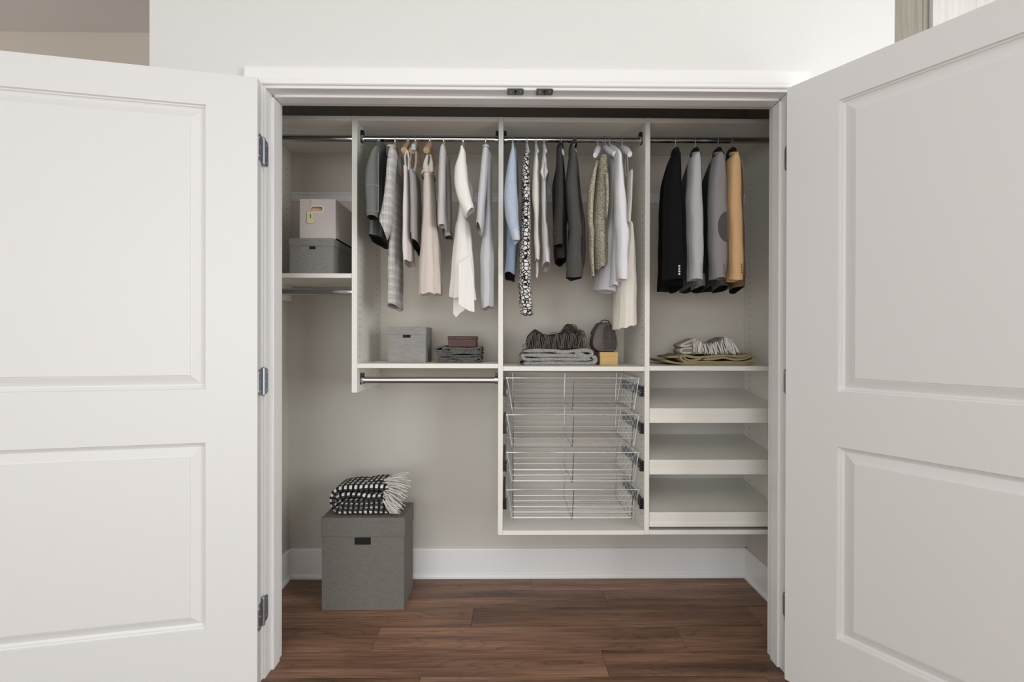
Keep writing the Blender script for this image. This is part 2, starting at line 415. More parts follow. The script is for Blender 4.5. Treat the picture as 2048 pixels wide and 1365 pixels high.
GREYW = grain_mat('grey_wood_grain', srgb(150, 146, 134), srgb(176, 172, 160))
PALEW = grain_mat('pale_wood_grain', srgb(222, 220, 216), srgb(240, 239, 236), (75, 75, 2))
cY = 2.05
x0, x1, x2 = atx(1788, cY, 40), atx(1846, cY, 40), atx(1857, cY, 40)
cb = thing('tall_cabinet', ((x0+x2)/2, cY+.3, 0), label='tall grey wood grain cabinet just right of the closet wall', cat='cabinet')
MB().box(BX1+.02, x2, cY+.02, cY+.6, 0, CEIL-.02).build('body', GREYW, cb)
MB().box(BX1+.06, x1-.001, cY, cY+.02, .1, CEIL-.05).build('door', GREYW, cb, bevel=.001)
MB().box(x1+.001, x2, cY, cY+.02, 0, CEIL-.02).build('side_stile', GREYW, cb, bevel=.001)
cb = thing('tall_cabinet', (2.6, 2.2, 0), label='tall pale wood grain cabinet behind the top of the open right door', cat='cabinet')
MB().box(x2+.003, RX1-.01, 2.05, 2.65, 0, CEIL-.02).build('body', PALEW, cb)
MB().box(x2+.002, 2.75, 2.03, 2.05, .1, CEIL-.05).build('door', PALEW, cb, bevel=.001)
MB().box(2.755, RX1-.015, 2.03, 2.05, .1, CEIL-.05).build('door', PALEW, cb, bevel=.001)

# ------------------------------------------------------------------ closet organiser
YP = 1.933                     # front edges of the partitions
U = thing('shelving_unit', (0, YB, EYE), label='white wall-hung closet organiser with rods, shelves and wire baskets', cat='shelving')
zTop = atz(234, YP, 1014)+.0005; TH = .019
PZ = {'top': zTop}
def panel_x(pxl, pxr, py=680): return atx(pxl, YP, py), atx(pxr, YP, py)
P1 = (atx(703.2, YP), atx(703.2, YP)+.0225)
P2 = (atx(996.3, YP), atx(996.3, YP)+.0205)
P3 = (atx(1289.6, YP), atx(1289.6, YP)+.0205)
P0 = (CX0+.001, CX0+.017)
P4 = (CX1-.017, CX1-.001)
zP1 = atz(786, YP, 708); zP2 = atz(1071, YP, 1000); zP3 = atz(1070, YP, 1294); zP0 = EYE+.184
parts = []
def holes(xf, sgn, z0, z1, zskip=()):
    m = MB()
    z = z1
    while z > z0:
        for y in (YP+.037, YP+.037+.224+.032):
            m.cyl((xf+sgn*.0003, y, z), .0026, .0012, 'x', 8)  # dark disc on the face, the hole's shade is in its colour
        z -= .032
    return m
for (xa, xb), zb, faces in ((P0, zP0, (1,)), (P1, zP1, (-1, 1)), (P2, zP2, (-1, 1)), (P3, zP3, (-1, 1)), (P4, zP3, (-1,))):
    o = MB().box(xa, xb, YP, YB-.001, zb, zTop).build('partition', MELA, U, bevel=.001)
    for s in faces:
        xf = xb if s > 0 else xa
        holes(xf, s, zb+.04, zTop-.115).build('pin_hole_shade', HOLE, o, kind='stuff')
bays = [(P0[1], P1[0]), (P1[1], P2[0]), (P2[1], P3[0]), (P3[1], P4[0])]
g = .0006
for a, b in bays:
    MB().box(a+g, b-g, YP+.001, YB-.001, zTop-TH, zTop-.0005).build('top_panel', MELA, U, bevel=.0008)
def shelf(bay, pyb, name='shelf', th=.019, px=None, y0=YP+.001):
    a, b = bays[bay]
    zb = atz(pyb, YP, px or 1014)
    MB().box(a+g, b-g, y0, YB-.001, zb, zb+th).build(name, MELA, U, bevel=.0008)
    return zb+th
zS0 = shelf(0, 556, px=635)
zS1 = shelf(1, 737, px=850)
zS2 = shelf(2, 742.5, px=1150)
zS3 = shelf(3, 742.0, px=1420)
zS2b = shelf(2, 1071, 'bottom_shelf', px=1150)
zS3b = shelf(3, 1070, 'bottom_shelf', px=1420)
# slanted shoe shelves with a lip
a, b = bays[3]
for (pf, pbk, plip) in ((817, 777.5, 846), (920, 869, 949), (1025, 957.5, 1053.5)):
    zf = atz(pf, YP, 1420); zk = atz(pbk, YB, 1420); zl = atz(plip, YP, 1420)
    m = MB().add([(a+g, YP+.012, zf-.008-.018), (b-g, YP+.012, zf-.008-.018), (b-g, YB-.004, zk-.018), (a+g, YB-.004, zk-.018), (a+g, YP+.012, zf-.008), (b-g, YP+.012, zf-.008), (b-g, YB-.004, zk), (a+g, YB-.004, zk)],
                 [(0, 3, 2, 1), (4, 5, 6, 7), (0, 1, 5, 4), (1, 2, 6, 5), (2, 3, 7, 6), (3, 0, 4, 7)])
    o = m.build('shoe_shelf', MELA, U, bevel=.0006)
    MB().prism([(YP-.004, zf-.003), (YP-.001, zf), (YP+.012, zf), (YP+.012, zl), (YP-.003, zl), (YP-.003, zl+.017), (YP-.001, zl+.019)], a+g, b-g, 'x').build('lip', MELA, o)
BACKP = mat('warm_backing_board', srgb(221, 214, 202), .5)
# white backing panels behind the bays
for bi, zb_ in enumerate((zS0-.019, zS1-.019, zS2-.019, zS3-.019)):
    MB().box(bays[bi][0]+g, bays[bi][1]-g, YB-.0045, YB-.0010, zb_, zTop-TH-.0005).build('back_panel', BACKP, U)
# hang rail on the back wall
zr0, zr1 = atz(403, YB-.01, 700), atz(385.5, YB-.01, 700)
for bi, (a, b) in enumerate(bays):
    a2 = a-.012 if bi == 0 else a+.001
    o = MB().prism([(YB-.001, zr0), (YB-.010, zr0), (YB-.010, zr0+.026), (YB-.016, zr1-.006), (YB-.016, zr1), (YB-.001, zr1)], max(a2, CX0+.018), b-.001, 'x').build('hang_rail', TRIM, U)
# backs: thin seams where the backing stops (left two bays have none below the shelves)
def oval_rod(m, x0, x1, y, z, ry=.0110, rz=.0140, n=20):
    ring = lambda x: [(x, y+ry*math.cos(2*PI*k/n), z+rz*math.sin(2*PI*k/n)) for k in range(n)]
    return m.rings([ring(x0), ring(x1)], True)
YR = 1.985
RODZ = {}
def rod(bay, pyc, left=True, right=True, px=None, white=False, up=True):
    a, b = bays[bay]; z = atz(pyc, YR, px or 1014); RODZ[bay] = z
    o = oval_rod(MB(), a+.002, b-.002, YR, z).build('hanging_rod', CHROME, U, smooth=True)
    for flag, x, s in ((left, a, 1), (right, b, -1)):
        if not flag: continue
        m = MB().box(min(x, x+s*.004), max(x, x+s*.004), YR-.012, YR+.012, z-.019, z+.030)
        if up: m.box(min(x, x+s*.013), max(x, x+s*.013), YR-.011, YR+.012, z+.0155, z+.031)
        q = m.build('rod_bracket', WHITEP if white else BLACKP, o, bevel=.0008)
        R = []
        for xx in (x+s*.002, x+s*.016):
            R.append([(xx, YR+.0128*math.cos(2*PI*k/20), z+.0168*math.sin(2*PI*k/20)) for k in range(20)])
        MB().rings(R, True).build('rod_socket', CHROME, o)
    return z
zR0 = rod(0, 276.5, px=640); zR1 = rod(1, 277.5, px=850); zR2 = rod(2, 279.5, px=1150); zR3 = rod(3, 280.5, px=1420)
zLow = rod(1, 760.8, px=850)
z0b = rod(0, 584, px=640, white=True, up=False)
RODZ = {0: zR0, 1: zR1, 2: zR2, 3: zR3}
# cam bolts near the top of the partitions
m = MB()
for x, s in ((P1[1], 1), (P2[0], -1), (P2[1], 1), (P3[0], -1), (P4[0], -1), (P0[1], 1)):
    m.tube([(x, YP+.045, zTop-.045), (x+s*.004, YP+.045, zTop-.045)], .0035, 8); m.tube([(x, YP+.075, zTop-.045), (x+s*.003, YP+.075, zTop-.045)], .003, 8)
m.build('cam_bolt', SCREW, U, kind='stuff')

# wire baskets on blue-black slides in the third bay
bx0, bx1 = bays[2]
def basket(zt_px, zb_px, inst):
    yf, yk = YP+.022, YB-.03
    zt, zb = atz(zt_px, yf, 1150), atz(zb_px, yf, 1150)
    B = thing('wire_basket', ((bx0+bx1)/2, yk, zb), label='chrome wire basket, %s of the four under the third bay shelf' % inst, cat='basket', group='wire baskets in the third bay')
    gp = .0165
    xt0, xt1 = bx0+gp, bx1-gp; q = .022
    xb0, xb1 = xt0+q, xt1-q
    rz = zt
    # rim
    m = MB(); m.tube([(xt0, yf, rz), (xt1, yf, rz), (xt1, yk, rz), (xt0, yk, rz), (xt0, yf, rz)], .0026, 8)
    m.build('rim', WIREM, B, smooth=True)
    # heavy U bars front-bottom-back
    m = MB()
    xi0, xi1 = atx(1026.5, yf), atx(1267, yf)
    for xt, xb in ((xi0, xi0+.002), ((xi0+xi1)/2+.003, (xi0+xi1)/2-.003), (xi1, xi1-.006)):
        MB().tube([(xt, yf-.002, rz), (xb, yf+.002, zb+.002), (xb, yf+.006, zb-.002), (xb, yk-.006, zb-.002), (xt, yk, rz)], .0019, 6).build('frame_wire', FRAMEW, B, smooth=True)
    # corner legs of the sides
    for xt, xb in ((xt0, xb0), (xt1, xb1)):
        for y in (yf+.002, yk-.002): MB().tube([(xt, y, rz), (xb, y, zb)], .0016, 6).build('side_wire', WIREM, B, smooth=True)
    # cross wires on front and back
    m = MB(); n = 5
    for k in range(1, n+1):
        z = rz+(zb+.008-rz)*k/n
        f_ = (rz-z)/(rz-zb)
        MB().tube([(xi0-.001, yf-.0005, z), (xi1+.001-.005*f_, yf-.0005, z)], .0013, 6).build('front_wire', WIREM, B, smooth=True)
        MB().tube([(xi0, yk-.001, z), (xi1, yk-.001, z)], .0011, 5).build('back_wire', WIREM, B, smooth=True)
    # wires crossing the bottom and rising up both sides
    m = MB(); k = 0
    y = yf+.012
    while y < yk-.005:
        m.tube([(xt0+.001, y, rz), (xb0+.001, y, zb+.003), (xb0+.004, y, zb), (xb1-.004, y, zb), (xb1-.001, y, zb+.003), (xt1-.001, y, rz)], .0010, 5)
        y += .0205
    m.build('bottom_wire', WIREM, B, smooth=True, kind='stuff')
    # slides on the partitions
    zs = atz(zt_px+27, YP+.02, 1150)
    for x, s in ((bx0, 1), (bx1, -1)):
        m = MB().box(min(x+s*.0005, x+s*.011), max(x+s*.0005, x+s*.011), YP+.016, YB-.02, zs-.017, zs+.021)
        sl = m.build('basket_slide', SLIDE, U, bevel=.001)
        r = MB()
        for j in range(5):
            z = zs-.020+j*.0095
            r.box(min(x+s*.0005, x+s*.0165), max(x+s*.0005, x+s*.0165), YP+.006, YP+.022, z, z+.0055)
        r.build('ribbed_stop', BLACKP, sl)
        MB().box(min(x+s*.008, x+s*.0175), max(x+s*.008, x+s*.0175), yf+.014, yf+.020, zs-.012, zs+.006).build('clip', WIREM, B)
def thing_part(name, parent):
    o = bpy.data.objects.new(name, None); COL.objects.link(o); o.parent = parent; WM[o.name] = wm(parent); o.empty_display_size = .05
    return o
for i, (t, b_) in enumerate(((756.5, 820), (830.5, 893), (905.5, 966), (980.5, 1039))): basket(t, b_, ('topmost', 'second from the top', 'third from the top', 'lowest')[i])
#PART2
# ------------------------------------------------------------------ cloth materials
def nodes(m): return m.node_tree.nodes, m.node_tree.links.new
def cloth(name, col, rough=.9, weave=900, wrinkle=.5, fleck=0.0):
    m = mat(name, col, rough, spec=.2)
    N, L = nodes(m); b = N['Principled BSDF']; tc = N['Texture Coordinate'] if 'Texture Coordinate' in N else N.new('ShaderNodeTexCoord')
    mp = N.new('ShaderNodeMapping'); mp.inputs['Scale'].default_value = (34, 34, 7); L(tc.outputs['Object'], mp.inputs[0])
    n1 = N.new('ShaderNodeTexNoise'); n1.inputs['Scale'].default_value = 1; n1.inputs['Detail'].default_value = 2; L(mp.outputs[0], n1.inputs['Vector'])
    n2 = N.new('ShaderNodeTexNoise'); n2.inputs['Scale'].default_value = weave; n2.inputs['Detail'].default_value = 2; L(tc.outputs['Object'], n2.inputs['Vector'])
    b1 = N.new('ShaderNodeBump'); b1.inputs['Strength'].default_value = wrinkle; b1.inputs['Distance'].default_value = .012; L(n1.outputs[0], b1.inputs['Height'])
    b2 = N.new('ShaderNodeBump'); b2.inputs['Strength'].default_value = .35; b2.inputs['Distance'].default_value = .001
    L(n2.outputs[0], b2.inputs['Height']); L(b1.outputs[0], b2.inputs['Normal']); L(b2.outputs[0], b.inputs['Normal'])
    if fleck:
        r = N.new('ShaderNodeValToRGB'); r.color_ramp.elements[0].position = .35; r.color_ramp.elements[1].position = .65
        r.color_ramp.elements[0].color = (*[c*(1-fleck) for c in col], 1); r.color_ramp.elements[1].color = (*[min(1, c*(1+fleck)) for c in col], 1)
        n3 = N.new('ShaderNodeTexNoise'); n3.inputs['Scale'].default_value = weave*.45; n3.inputs['Detail'].default_value = 3
        L(tc.outputs['Object'], n3.inputs['Vector']); L(n3.outputs[0], r.inputs[0]); L(r.outputs[0], b.inputs['Base Color'])
    return m
def banded(name, base, dark, per_h, per_v, wh, wv, wob=.0, soft=False):
    """woven bands: lines across (by height) and lines down (by x+y)"""
    m = cloth(name, base); N, L = nodes(m); b = N['Principled BSDF']; tc = N['Texture Coordinate']
    sx = N.new('ShaderNodeSeparateXYZ'); L(tc.outputs['Object'], sx.inputs[0])
    ad = N.new('ShaderNodeMath'); ad.operation = 'ADD'; L(sx.outputs[0], ad.inputs[0]); L(sx.outputs[1], ad.inputs[1])
    outs = []
    for src, per, w in ((sx.outputs[2], per_h, wh), (ad.outputs[0], per_v, wv)):
        mu = N.new('ShaderNodeMath'); mu.operation = 'MULTIPLY'; mu.inputs[1].default_value = 1/per; L(src, mu.inputs[0])
        fr = N.new('ShaderNodeMath'); fr.operation = 'FRACT'; L(mu.outputs[0], fr.inputs[0])
        lt = N.new('ShaderNodeMath'); lt.operation = 'LESS_THAN'; lt.inputs[1].default_value = w; L(fr.outputs[0], lt.inputs[0])
        outs.append(lt.outputs[0])
    su = N.new('ShaderNodeMath'); su.operation = 'ADD'; L(outs[0], su.inputs[0]); L(outs[1], su.inputs[1])
    hf = N.new('ShaderNodeMath'); hf.operation = 'MULTIPLY'; hf.inputs[1].default_value = .5; L(su.outputs[0], hf.inputs[0])
    mx = N.new('ShaderNodeMix'); mx.data_type = 'RGBA'; mx.inputs[6].default_value = (*base, 1); mx.inputs[7].default_value = (*dark, 1)
    L(hf.outputs[0], mx.inputs[0]); L(mx.outputs[2], b.inputs['Base Color'])
    return m
def plaid():
    m = banded('plaid_shirting', srgb(205, 203, 200), srgb(112, 112, 114), .0052, .0062, .36, .30); N, L = nodes(m); b = N['Principled BSDF']
    src = b.inputs['Base Color'].links[0].from_socket; tc = N['Texture Coordinate']
    sx = N.new('ShaderNodeSeparateXYZ'); L(tc.outputs['Object'], sx.inputs[0])
    mu = N.new('ShaderNodeMath'); mu.operation = 'MULTIPLY'; mu.inputs[1].default_value = 1/.034; L(sx.outputs[2], mu.inputs[0])
    fr = N.new('ShaderNodeMath'); fr.operation = 'FRACT'; L(mu.outputs[0], fr.inputs[0])
    r = N.new('ShaderNodeValToRGB'); r.color_ramp.elements[0].color = (1, 1, 1, 1); r.color_ramp.elements[0].position = .3
    r.color_ramp.elements[1].color = (0, 0, 0, 1); r.color_ramp.elements[1].position = .5; L(fr.outputs[0], r.inputs[0])
    mx = N.new('ShaderNodeMix'); mx.data_type = 'RGBA'; mx.inputs[7].default_value = (*srgb(212, 210, 206), 1)
    L(src, mx.inputs[6])
    f2 = N.new('ShaderNodeMath'); f2.operation = 'MULTIPLY'; f2.inputs[1].default_value = .48; L(r.outputs[0], f2.inputs[0])
    L(f2.outputs[0], mx.inputs[0]); L(mx.outputs[2], b.inputs['Base Color'])
    return m
def cells(name, a, bcol, sc, p0, p1, feat='DISTANCE_TO_EDGE', stretch=(1, 1, 1.5), bump=.6, rnd_=1.0):
    m = cloth(name, a); N, L = nodes(m); b = N['Principled BSDF']; tc = N['Texture Coordinate']
    mp = N.new('ShaderNodeMapping'); mp.inputs['Scale'].default_value = stretch; L(tc.outputs['Object'], mp.inputs[0])
    v = N.new('ShaderNodeTexVoronoi'); v.feature = feat; v.inputs['Scale'].default_value = sc; v.inputs['Randomness'].default_value = rnd_; L(mp.outputs[0], v.inputs['Vector'])
    r = N.new('ShaderNodeValToRGB'); r.color_ramp.elements[0].position = p0; r.color_ramp.elements[1].position = p1
    r.color_ramp.elements[0].color = (*bcol, 1); r.color_ramp.elements[1].color = (*a, 1)
    L(v.outputs['Distance'], r.inputs[0]); L(r.outputs[0], b.inputs['Base Color'])
    bp = N.new('ShaderNodeBump'); bp.inputs['Strength'].default_value = bump; bp.inputs['Distance'].default_value = .003
    L(r.outputs[0], bp.inputs['Height']); L(b.inputs['Normal'].links[0].from_socket, bp.inputs['Normal']); L(bp.outputs[0], b.inputs['Normal'])
    return m
C_GREYJ = cloth('slate_grey_cloth', srgb(112, 115, 111)); C_DARKLIN = cloth('dark_lining', srgb(44, 46, 44))
C_PIPE = cloth('pale_piping', srgb(165, 168, 164))
C_PLAID = plaid(); C_OFFW = cloth('off_white_cloth', srgb(224, 217, 212)); C_GREY = cloth('mid_grey_jersey', srgb(163, 161, 161))
C_DGREY = cloth('dark_grey_jersey', srgb(108, 105, 105)); C_TAUPE = cloth('pinkish_taupe_crepe', srgb(216, 206, 197))
C_LGREY = cloth('light_grey_cotton', srgb(196, 194, 194)); C_WHITE = cloth('white_cotton', srgb(241, 240, 235)); C_LGREY2 = cloth('pale_grey_shirting', srgb(204, 204, 207))
C_DENIM = cloth('pale_denim', srgb(178, 192, 209), fleck=.14); C_DENIM2 = cloth('washed_blue_denim', srgb(137, 151, 171), fleck=.14); C_DENIM3 = cloth('bleached_denim', srgb(200, 208, 218), fleck=.08)
C_CHUNKY = cells('chunky_two_tone_knit', srgb(232, 230, 226), srgb(24, 23, 24), 66, .07, .15, stretch=(.85, .85, 1.1), rnd_=.75)
C_CREAM = cloth('cream_linen', srgb(232, 227, 219)); C_PGREY = cloth('pale_grey_linen', srgb(219, 218, 217))
C_BLACKJ = cloth('black_wool', srgb(58, 56, 56)); C_CHAR = cloth('charcoal_suede', srgb(78, 77, 75), fleck=.08)
C_LACE = cells('olive_gold_lace', srgb(146, 141, 122), srgb(192, 187, 168), 105, .02, .14, stretch=(1, 1, .8)); C_SILV = cloth('silver_grey_satin', srgb(206, 206, 210), .6)
C_WCOAT = cloth('white_grey_coating', srgb(228, 228, 231)); C_IVORY = cloth('ivory_pleated_crepe', srgb(234, 229, 218))
C_BLK = cloth('black_velvet', srgb(14, 14, 15)); C_BLZ = cloth('light_grey_suiting', srgb(178, 180, 181)); C_BLZD = cloth('shaded_light_grey_suiting', srgb(122, 122, 122))
C_MID = cloth('mid_grey_suiting', srgb(143, 140, 141)); C_MIDD = cloth('dark_and_shaded_grey_suiting', srgb(84, 83, 82)); C_TAN = cloth('camel_suiting', srgb(214, 178, 132)); C_TAND = cloth('shaded_camel_suiting', srgb(120, 98, 76))  # darker copies have shade painted in; the dark grey is also patch cloth
C_BTN = mat('dark_button', (.05, .055, .06), .35); C_BTNS = mat('silver_button', (.6, .6, .6), .3, 1.0); C_BTNB = mat('blue_grey_button', srgb(92, 104, 116), .35)

# ------------------------------------------------------------------ hanging clothes
SC = {2: (700, 260, 6.5), 3: (700, 450, 6.5), 4: (1000, 260, 6.5), 5: (1000, 450, 4.706), 6: (1290, 260, 4.015)}
def R_(*rows):
    """rows (view, y, xl, xr[, Y0, Y1]) measured on the garment -> (z, xl, xr, y0, y1) filled in later"""
    out = []
    for r in rows:
        ox, oy, s = SC[r[0]]
        out.append((oy+r[1]/s, ox+r[2]/s, ox+r[3]/s) + tuple(r[4:]))
    return out
def loft_cloth(name, rows, Y0, Y1, m, parent, seed=1, folds=4, amp=.10, sq=.8, hem=(0, 0), lip=.02, n=36, sub=3, lining=None, wob=.0015):
    """a hollow cloth tube hanging between depths Y0 and Y1: vertical folds deepen towards the hem, the hem is open"""
    rd = random.Random(seed); ph = [rd.uniform(0, 6.28) for _ in range(6)]
    ctl = []
    for r in rows:
        a = r[3] if len(r) > 3 else Y0; b = r[4] if len(r) > 4 else Y1
        yl = a+(b-a)*.35
        xl, _ = at(r[1], r[0], yl); xr, _ = at(r[2], r[0], yl); z = at(r[1], r[0], a+(b-a)*.06)[1]
        ctl.append((z, (xl+xr)/2, max((xr-xl)/2, .003), (a+b)/2, (b-a)/2))
    ctl = np.array(ctl); t = np.arange(len(ctl)); tt = np.linspace(0, len(ctl)-1, (len(ctl)-1)*sub+1)
    # smooth (Catmull-Rom) resampling
    def cr(col):
        p = np.concatenate([[2*col[0]-col[1]], col, [2*col[-1]-col[-2]]]); o = []
        for q in tt:
            i = min(int(q), len(col)-2); u = q-i; a, b, c, d = p[i:i+4]
            o.append(.5*((2*b)+(-a+c)*u+(2*a-5*b+4*c-d)*u*u+(-a+3*b-3*c+d)*u**3))
        return np.array(o)
    Cc = np.stack([cr(ctl[:, k]) for k in range(5)], 1); Cc[:, 2] = np.maximum(Cc[:, 2], .0025); Cc[:, 4] = np.maximum(Cc[:, 4], .004)
    z0, z1 = Cc[0, 0], Cc[-1, 0]; rings = []
    def ring(c, f, k=1.0, dz=0):
        z, xc, hx, yc, hy = c; R = []
        for j in range(n):
            th = 2*PI*j/n; cs, sn = math.cos(th), math.sin(th)
            ex = math.copysign(abs(cs)**sq, cs); ey = math.copysign(abs(sn)**sq, sn)
            w = 1+amp*f*(math.sin(folds*th+ph[0]+1.5*f)+.5*math.sin((folds*2+1)*th+ph[1]))
            w2 = 1+amp*.3*f*math.sin(folds*th+ph[2])
            x = xc+hx*k*ex*w+wob*math.sin(z*40+ph[3]+2*th)*f
            y = yc+hy*k*ey*w2
            zz = z+dz
            g = f**6
            zz += g*(hem[0]*ex*hx+hem[1]*ey*hy) + g*.003*math.sin(folds*th+ph[4])
            R.append((x, y, zz))
        return R
    L_ = len(Cc)
    for i, c in enumerate(Cc): rings.append(ring(c, i/(L_-1)))
    mb = MB().rings(rings, False); k0 = len(mb.v)-n*len(rings)
    mb.f.append(tuple(reversed(range(n))))
    o = mb.build(name, m, parent, smooth=True)
    if lip:
        inner = [ring(Cc[-1], 1, .99, .0005), ring(Cc[-1], 1, .88, .003), ring(Cc[-1], 1, .84, lip)]
        q = MB().rings(inner, False); q.f.append(tuple(range(2*n, 3*n)))
        q.build('lining', lining or m, o, smooth=True)
    return o
def strip(name, pts, hw, th, m, parent, axis=(0, 1, 0)):
    mb = MB(); A = Vector(axis)
    mb.tube(pts, 1, 8, rr=[(th, hw)]*len(pts)); return mb.build(name, m, parent, smooth=True)
HK = {}
def hanger(hx, bay, pyneck, kind, label, group, tip=None, half=.165, drop=.055, ends=False):
    X = atx(hx, YR, 280); zr = RODZ[bay]; zn = atz(pyneck, YR, hx)
    t = thing('clothes_hanger', (X, YR, zn), label=label, cat='hanger', group=group)
    hk = MB(); r = .0017; rr = .011; top = zr+.0145+.0015
    pts = [(X, YR+.0145, zr-.004)]
    for k in range(0, 9):
        a = math.radians(-10+k*22.5); pts.append((X, YR+.011*math.cos(a), zr+.0055+.0115*math.sin(a)))
    pts += [(X, YR-.011, zr-.004), (X, YR-.008, zr-.020), (X, YR, zr-.030), (X, YR, zn-.004)]
    hk.tube(pts, r, 6); hk.build('hook', STEEL if bay == 2 else SCREW, t, smooth=True)
    mt = {'wood': WOODH, 'white': WHITEH, 'black': BLACKH, 'wire': STEEL}[kind]
    th = .007 if kind in ('white', 'black') else .0075
    if ends: th = .012
    b = MB(); P_ = []; RR = []
    for k in range(-6, 7):
        u = k/6; y = YR+half*u; z = zn-.004-drop*abs(u)**1.25 + .004*(1-abs(u))
        P_.append((X, y, z)); RR.append((th*(.75+.35*abs(u)), th*(1.15 if abs(u) > .2 else 1.5)))
    b.tube(P_, 1, 10, rr=RR); b.build('shoulder_bar', mt, t, smooth=True)
    return t
Z = lambda px_, py_, Y: at(px_, py_, Y)
def base(name, hx, pyn, label, cat, group): return thing(name, (atx(hx, YR), YR, atz(pyn, YR, hx)), label=label, cat=cat, group=group)
def collar(parent, x0, x1, y_top, y_bot, Y0, Y1, m, n=20, lean=.0, label=None):
    """a standing, folded-over collar band around the neck"""
    cx0, zt = at(x0, y_top, (Y0+Y1)/2); cx1, zb = at(x1, y_bot, (Y0+Y1)/2)
    xc, hx, yc, hy = (cx0+cx1)/2, abs(cx1-cx0)/2, (Y0+Y1)/2, (Y1-Y0)/2
    R = []
    for k_, z, sft in ((.82, zt-.006, 0), (.9, zt, 0), (1.02, zt-.002, 0), (1.1, zb, lean), (1.0, zb+.001, lean)):
        R.append([(xc+sft+hx*k_*math.cos(2*PI*j/n), yc+hy*k_*math.sin(2*PI*j/n), z+(.010*math.sin(2*PI*j/n))) for j in range(n)])
    return MB().rings(R, False).build('collar', m, parent, smooth=True)
def buttons(parent, px_, pys, Y, m, r=.0042):
    first_ = None
    for p in pys:
        x, z = at(px_, p, Y)
        mb = MB().tube([(x, Y, z), (x, Y-.003, z)], r, 10)
        mb.build('button', m, parent)
def seamline(parent, row, Y0, m, name='seam'):
    (py, xa, xb) = row
    pts = [(*[at(xa+(xb-xa)*k/6, py, Y0)[0]], Y0+.006*abs(k-3)/3, at(xa, py, Y0)[1]+.002*math.sin(k)) for k in range(7)]
    MB().tube(pts, .0009, 5).build(name, m, parent)
GB2, GB3, GB4 = 'clothes on the second bay rod', 'clothes on the third bay rod', 'jackets on the right bay rod'

# --- second bay
g1 = base('jacket', 759, 291, 'slate grey jacket with thin pale seams, first on the second bay rod', 'jacket', GB2)
loft_cloth('body', R_((2, 205, 340, 420, 1.94, 2.03), (2, 300, 350, 440, 1.90, 2.08), (2, 600, 355, 445), (2, 1000, 320, 430), (2, 1300, 290, 430), (3, 150, 275, 440)), 1.87, 2.11, C_GREYJ, g1, 3, hem=(0, -.05), lining=C_DARKLIN)
s = loft_cloth('sleeve', R_((2, 212, 335, 390), (2, 240, 300, 378), (2, 300, 268, 368), (2, 420, 224, 362), (2, 560, 205, 362), (2, 720, 197, 365), (2, 880, 203, 368), (2, 1030, 216, 368), (2, 1120, 228, 362)), 1.80, 1.875, C_GREYJ, g1, 5, folds=2, amp=.03, lining=C_DARKLIN)
seamline(s, (369.5, 731, 756), 1.797, C_PIPE); seamline(s, (421, 734, 756), 1.797, C_PIPE)
x, z = at(755.5, 330, 1.80); MB().tube([(x+.000, 1.806, at(755, 305, 1.8)[1]), (x+.001, 1.803, z), (x+.002, 1.803, at(755, 425, 1.8)[1])], .0009, 5).build('seam', C_PIPE, s)
loft_cloth('rear_sleeve', R_((2, 300, 400, 470), (2, 500, 420, 480), (2, 900, 400, 470), (3, 40, 400, 490), (3, 230, 400, 470)), 2.11, 2.17, C_DARKLIN, g1, 6, folds=2)
collar(g1, 757, 768, 287, 305, 1.93, 2.05, C_GREYJ)
g2 = base('shirt_dress', 791, 292, 'long pale plaid shirt dress with a collar, the second garment along in the second bay', 'dress', GB2)
loft_cloth('body', R_((2, 225, 545, 600, 1.94, 2.02), (2, 330, 545, 640), (2, 600, 550, 650), (2, 900, 560, 660), (2, 1200, 545, 655), (3, 300, 515, 645), (3, 700, 500, 640), (3, 1060, 500, 640)), 1.89, 2.07, C_PLAID, g2, 9, folds=3, amp=.12, hem=(0, -.1))
loft_cloth('sleeve', R_((2, 220, 515, 590), (2, 300, 495, 600), (2, 450, 475, 585), (2, 650, 464, 570), (2, 850, 441, 560), (2, 1050, 402, 550), (2, 1180, 385, 530), (2, 1290, 390, 470)), 1.81, 1.88, C_PLAID, g2, 10, folds=2, amp=.05, hem=(-2.4, -.4))
collar(g2, 776, 791, 290, 296, 1.84, 1.91, C_PLAID)
loft_cloth('rear_sleeve', R_((2, 330, 640, 680), (2, 700, 650, 700), (2, 1100, 660, 700), (3, 0, 655, 695)), 2.08, 2.13, C_PLAID, g2, 12, folds=2)
def tank(hx, pyn, name, label, cat, group, straps, body, Y0, Y1, m, seed, folds=4, amp=.1, hem=(0, 0), lining=None):
    g = base(name, hx, pyn, label, cat, group)
    loft_cloth('body', body, Y0, Y1, m, g, seed, folds=folds, amp=amp, hem=hem, lining=lining)
    st = MB()
    for pts, w in straps:
        P_ = []
        for (v, y, x, Y) in pts:
            ox, oy, s_ = SC[v]; xx, zz = at(ox+x/s_, oy+y/s_, Y); P_.append((xx, Y, zz))
        q = MB().tube(P_, 1, 8, rr=[(w, w*.5)]*len(P_)); q.build('strap', m, g, smooth=True)
    return g
tank(817, 296, 'tank_top', 'off-white sleeveless top on a wooden hanger between the plaid dress and grey tank', 'top', GB2,
     [([(2, 265, 735, 1.86), (2, 350, 712, 1.86), (2, 470, 722, 1.87), (2, 520, 740, 1.88)], .006), ([(2, 265, 745, 1.86), (2, 380, 770, 1.87), (2, 520, 765, 1.88)], .008)],
     R_((2, 470, 712, 778), (2, 600, 718, 782), (2, 900, 706, 785), (2, 1360, 697, 787), (3, 250, 698, 797), (3, 470, 704, 806)), 1.86, 2.02, C_OFFW, 21, hem=(.25, -.02))
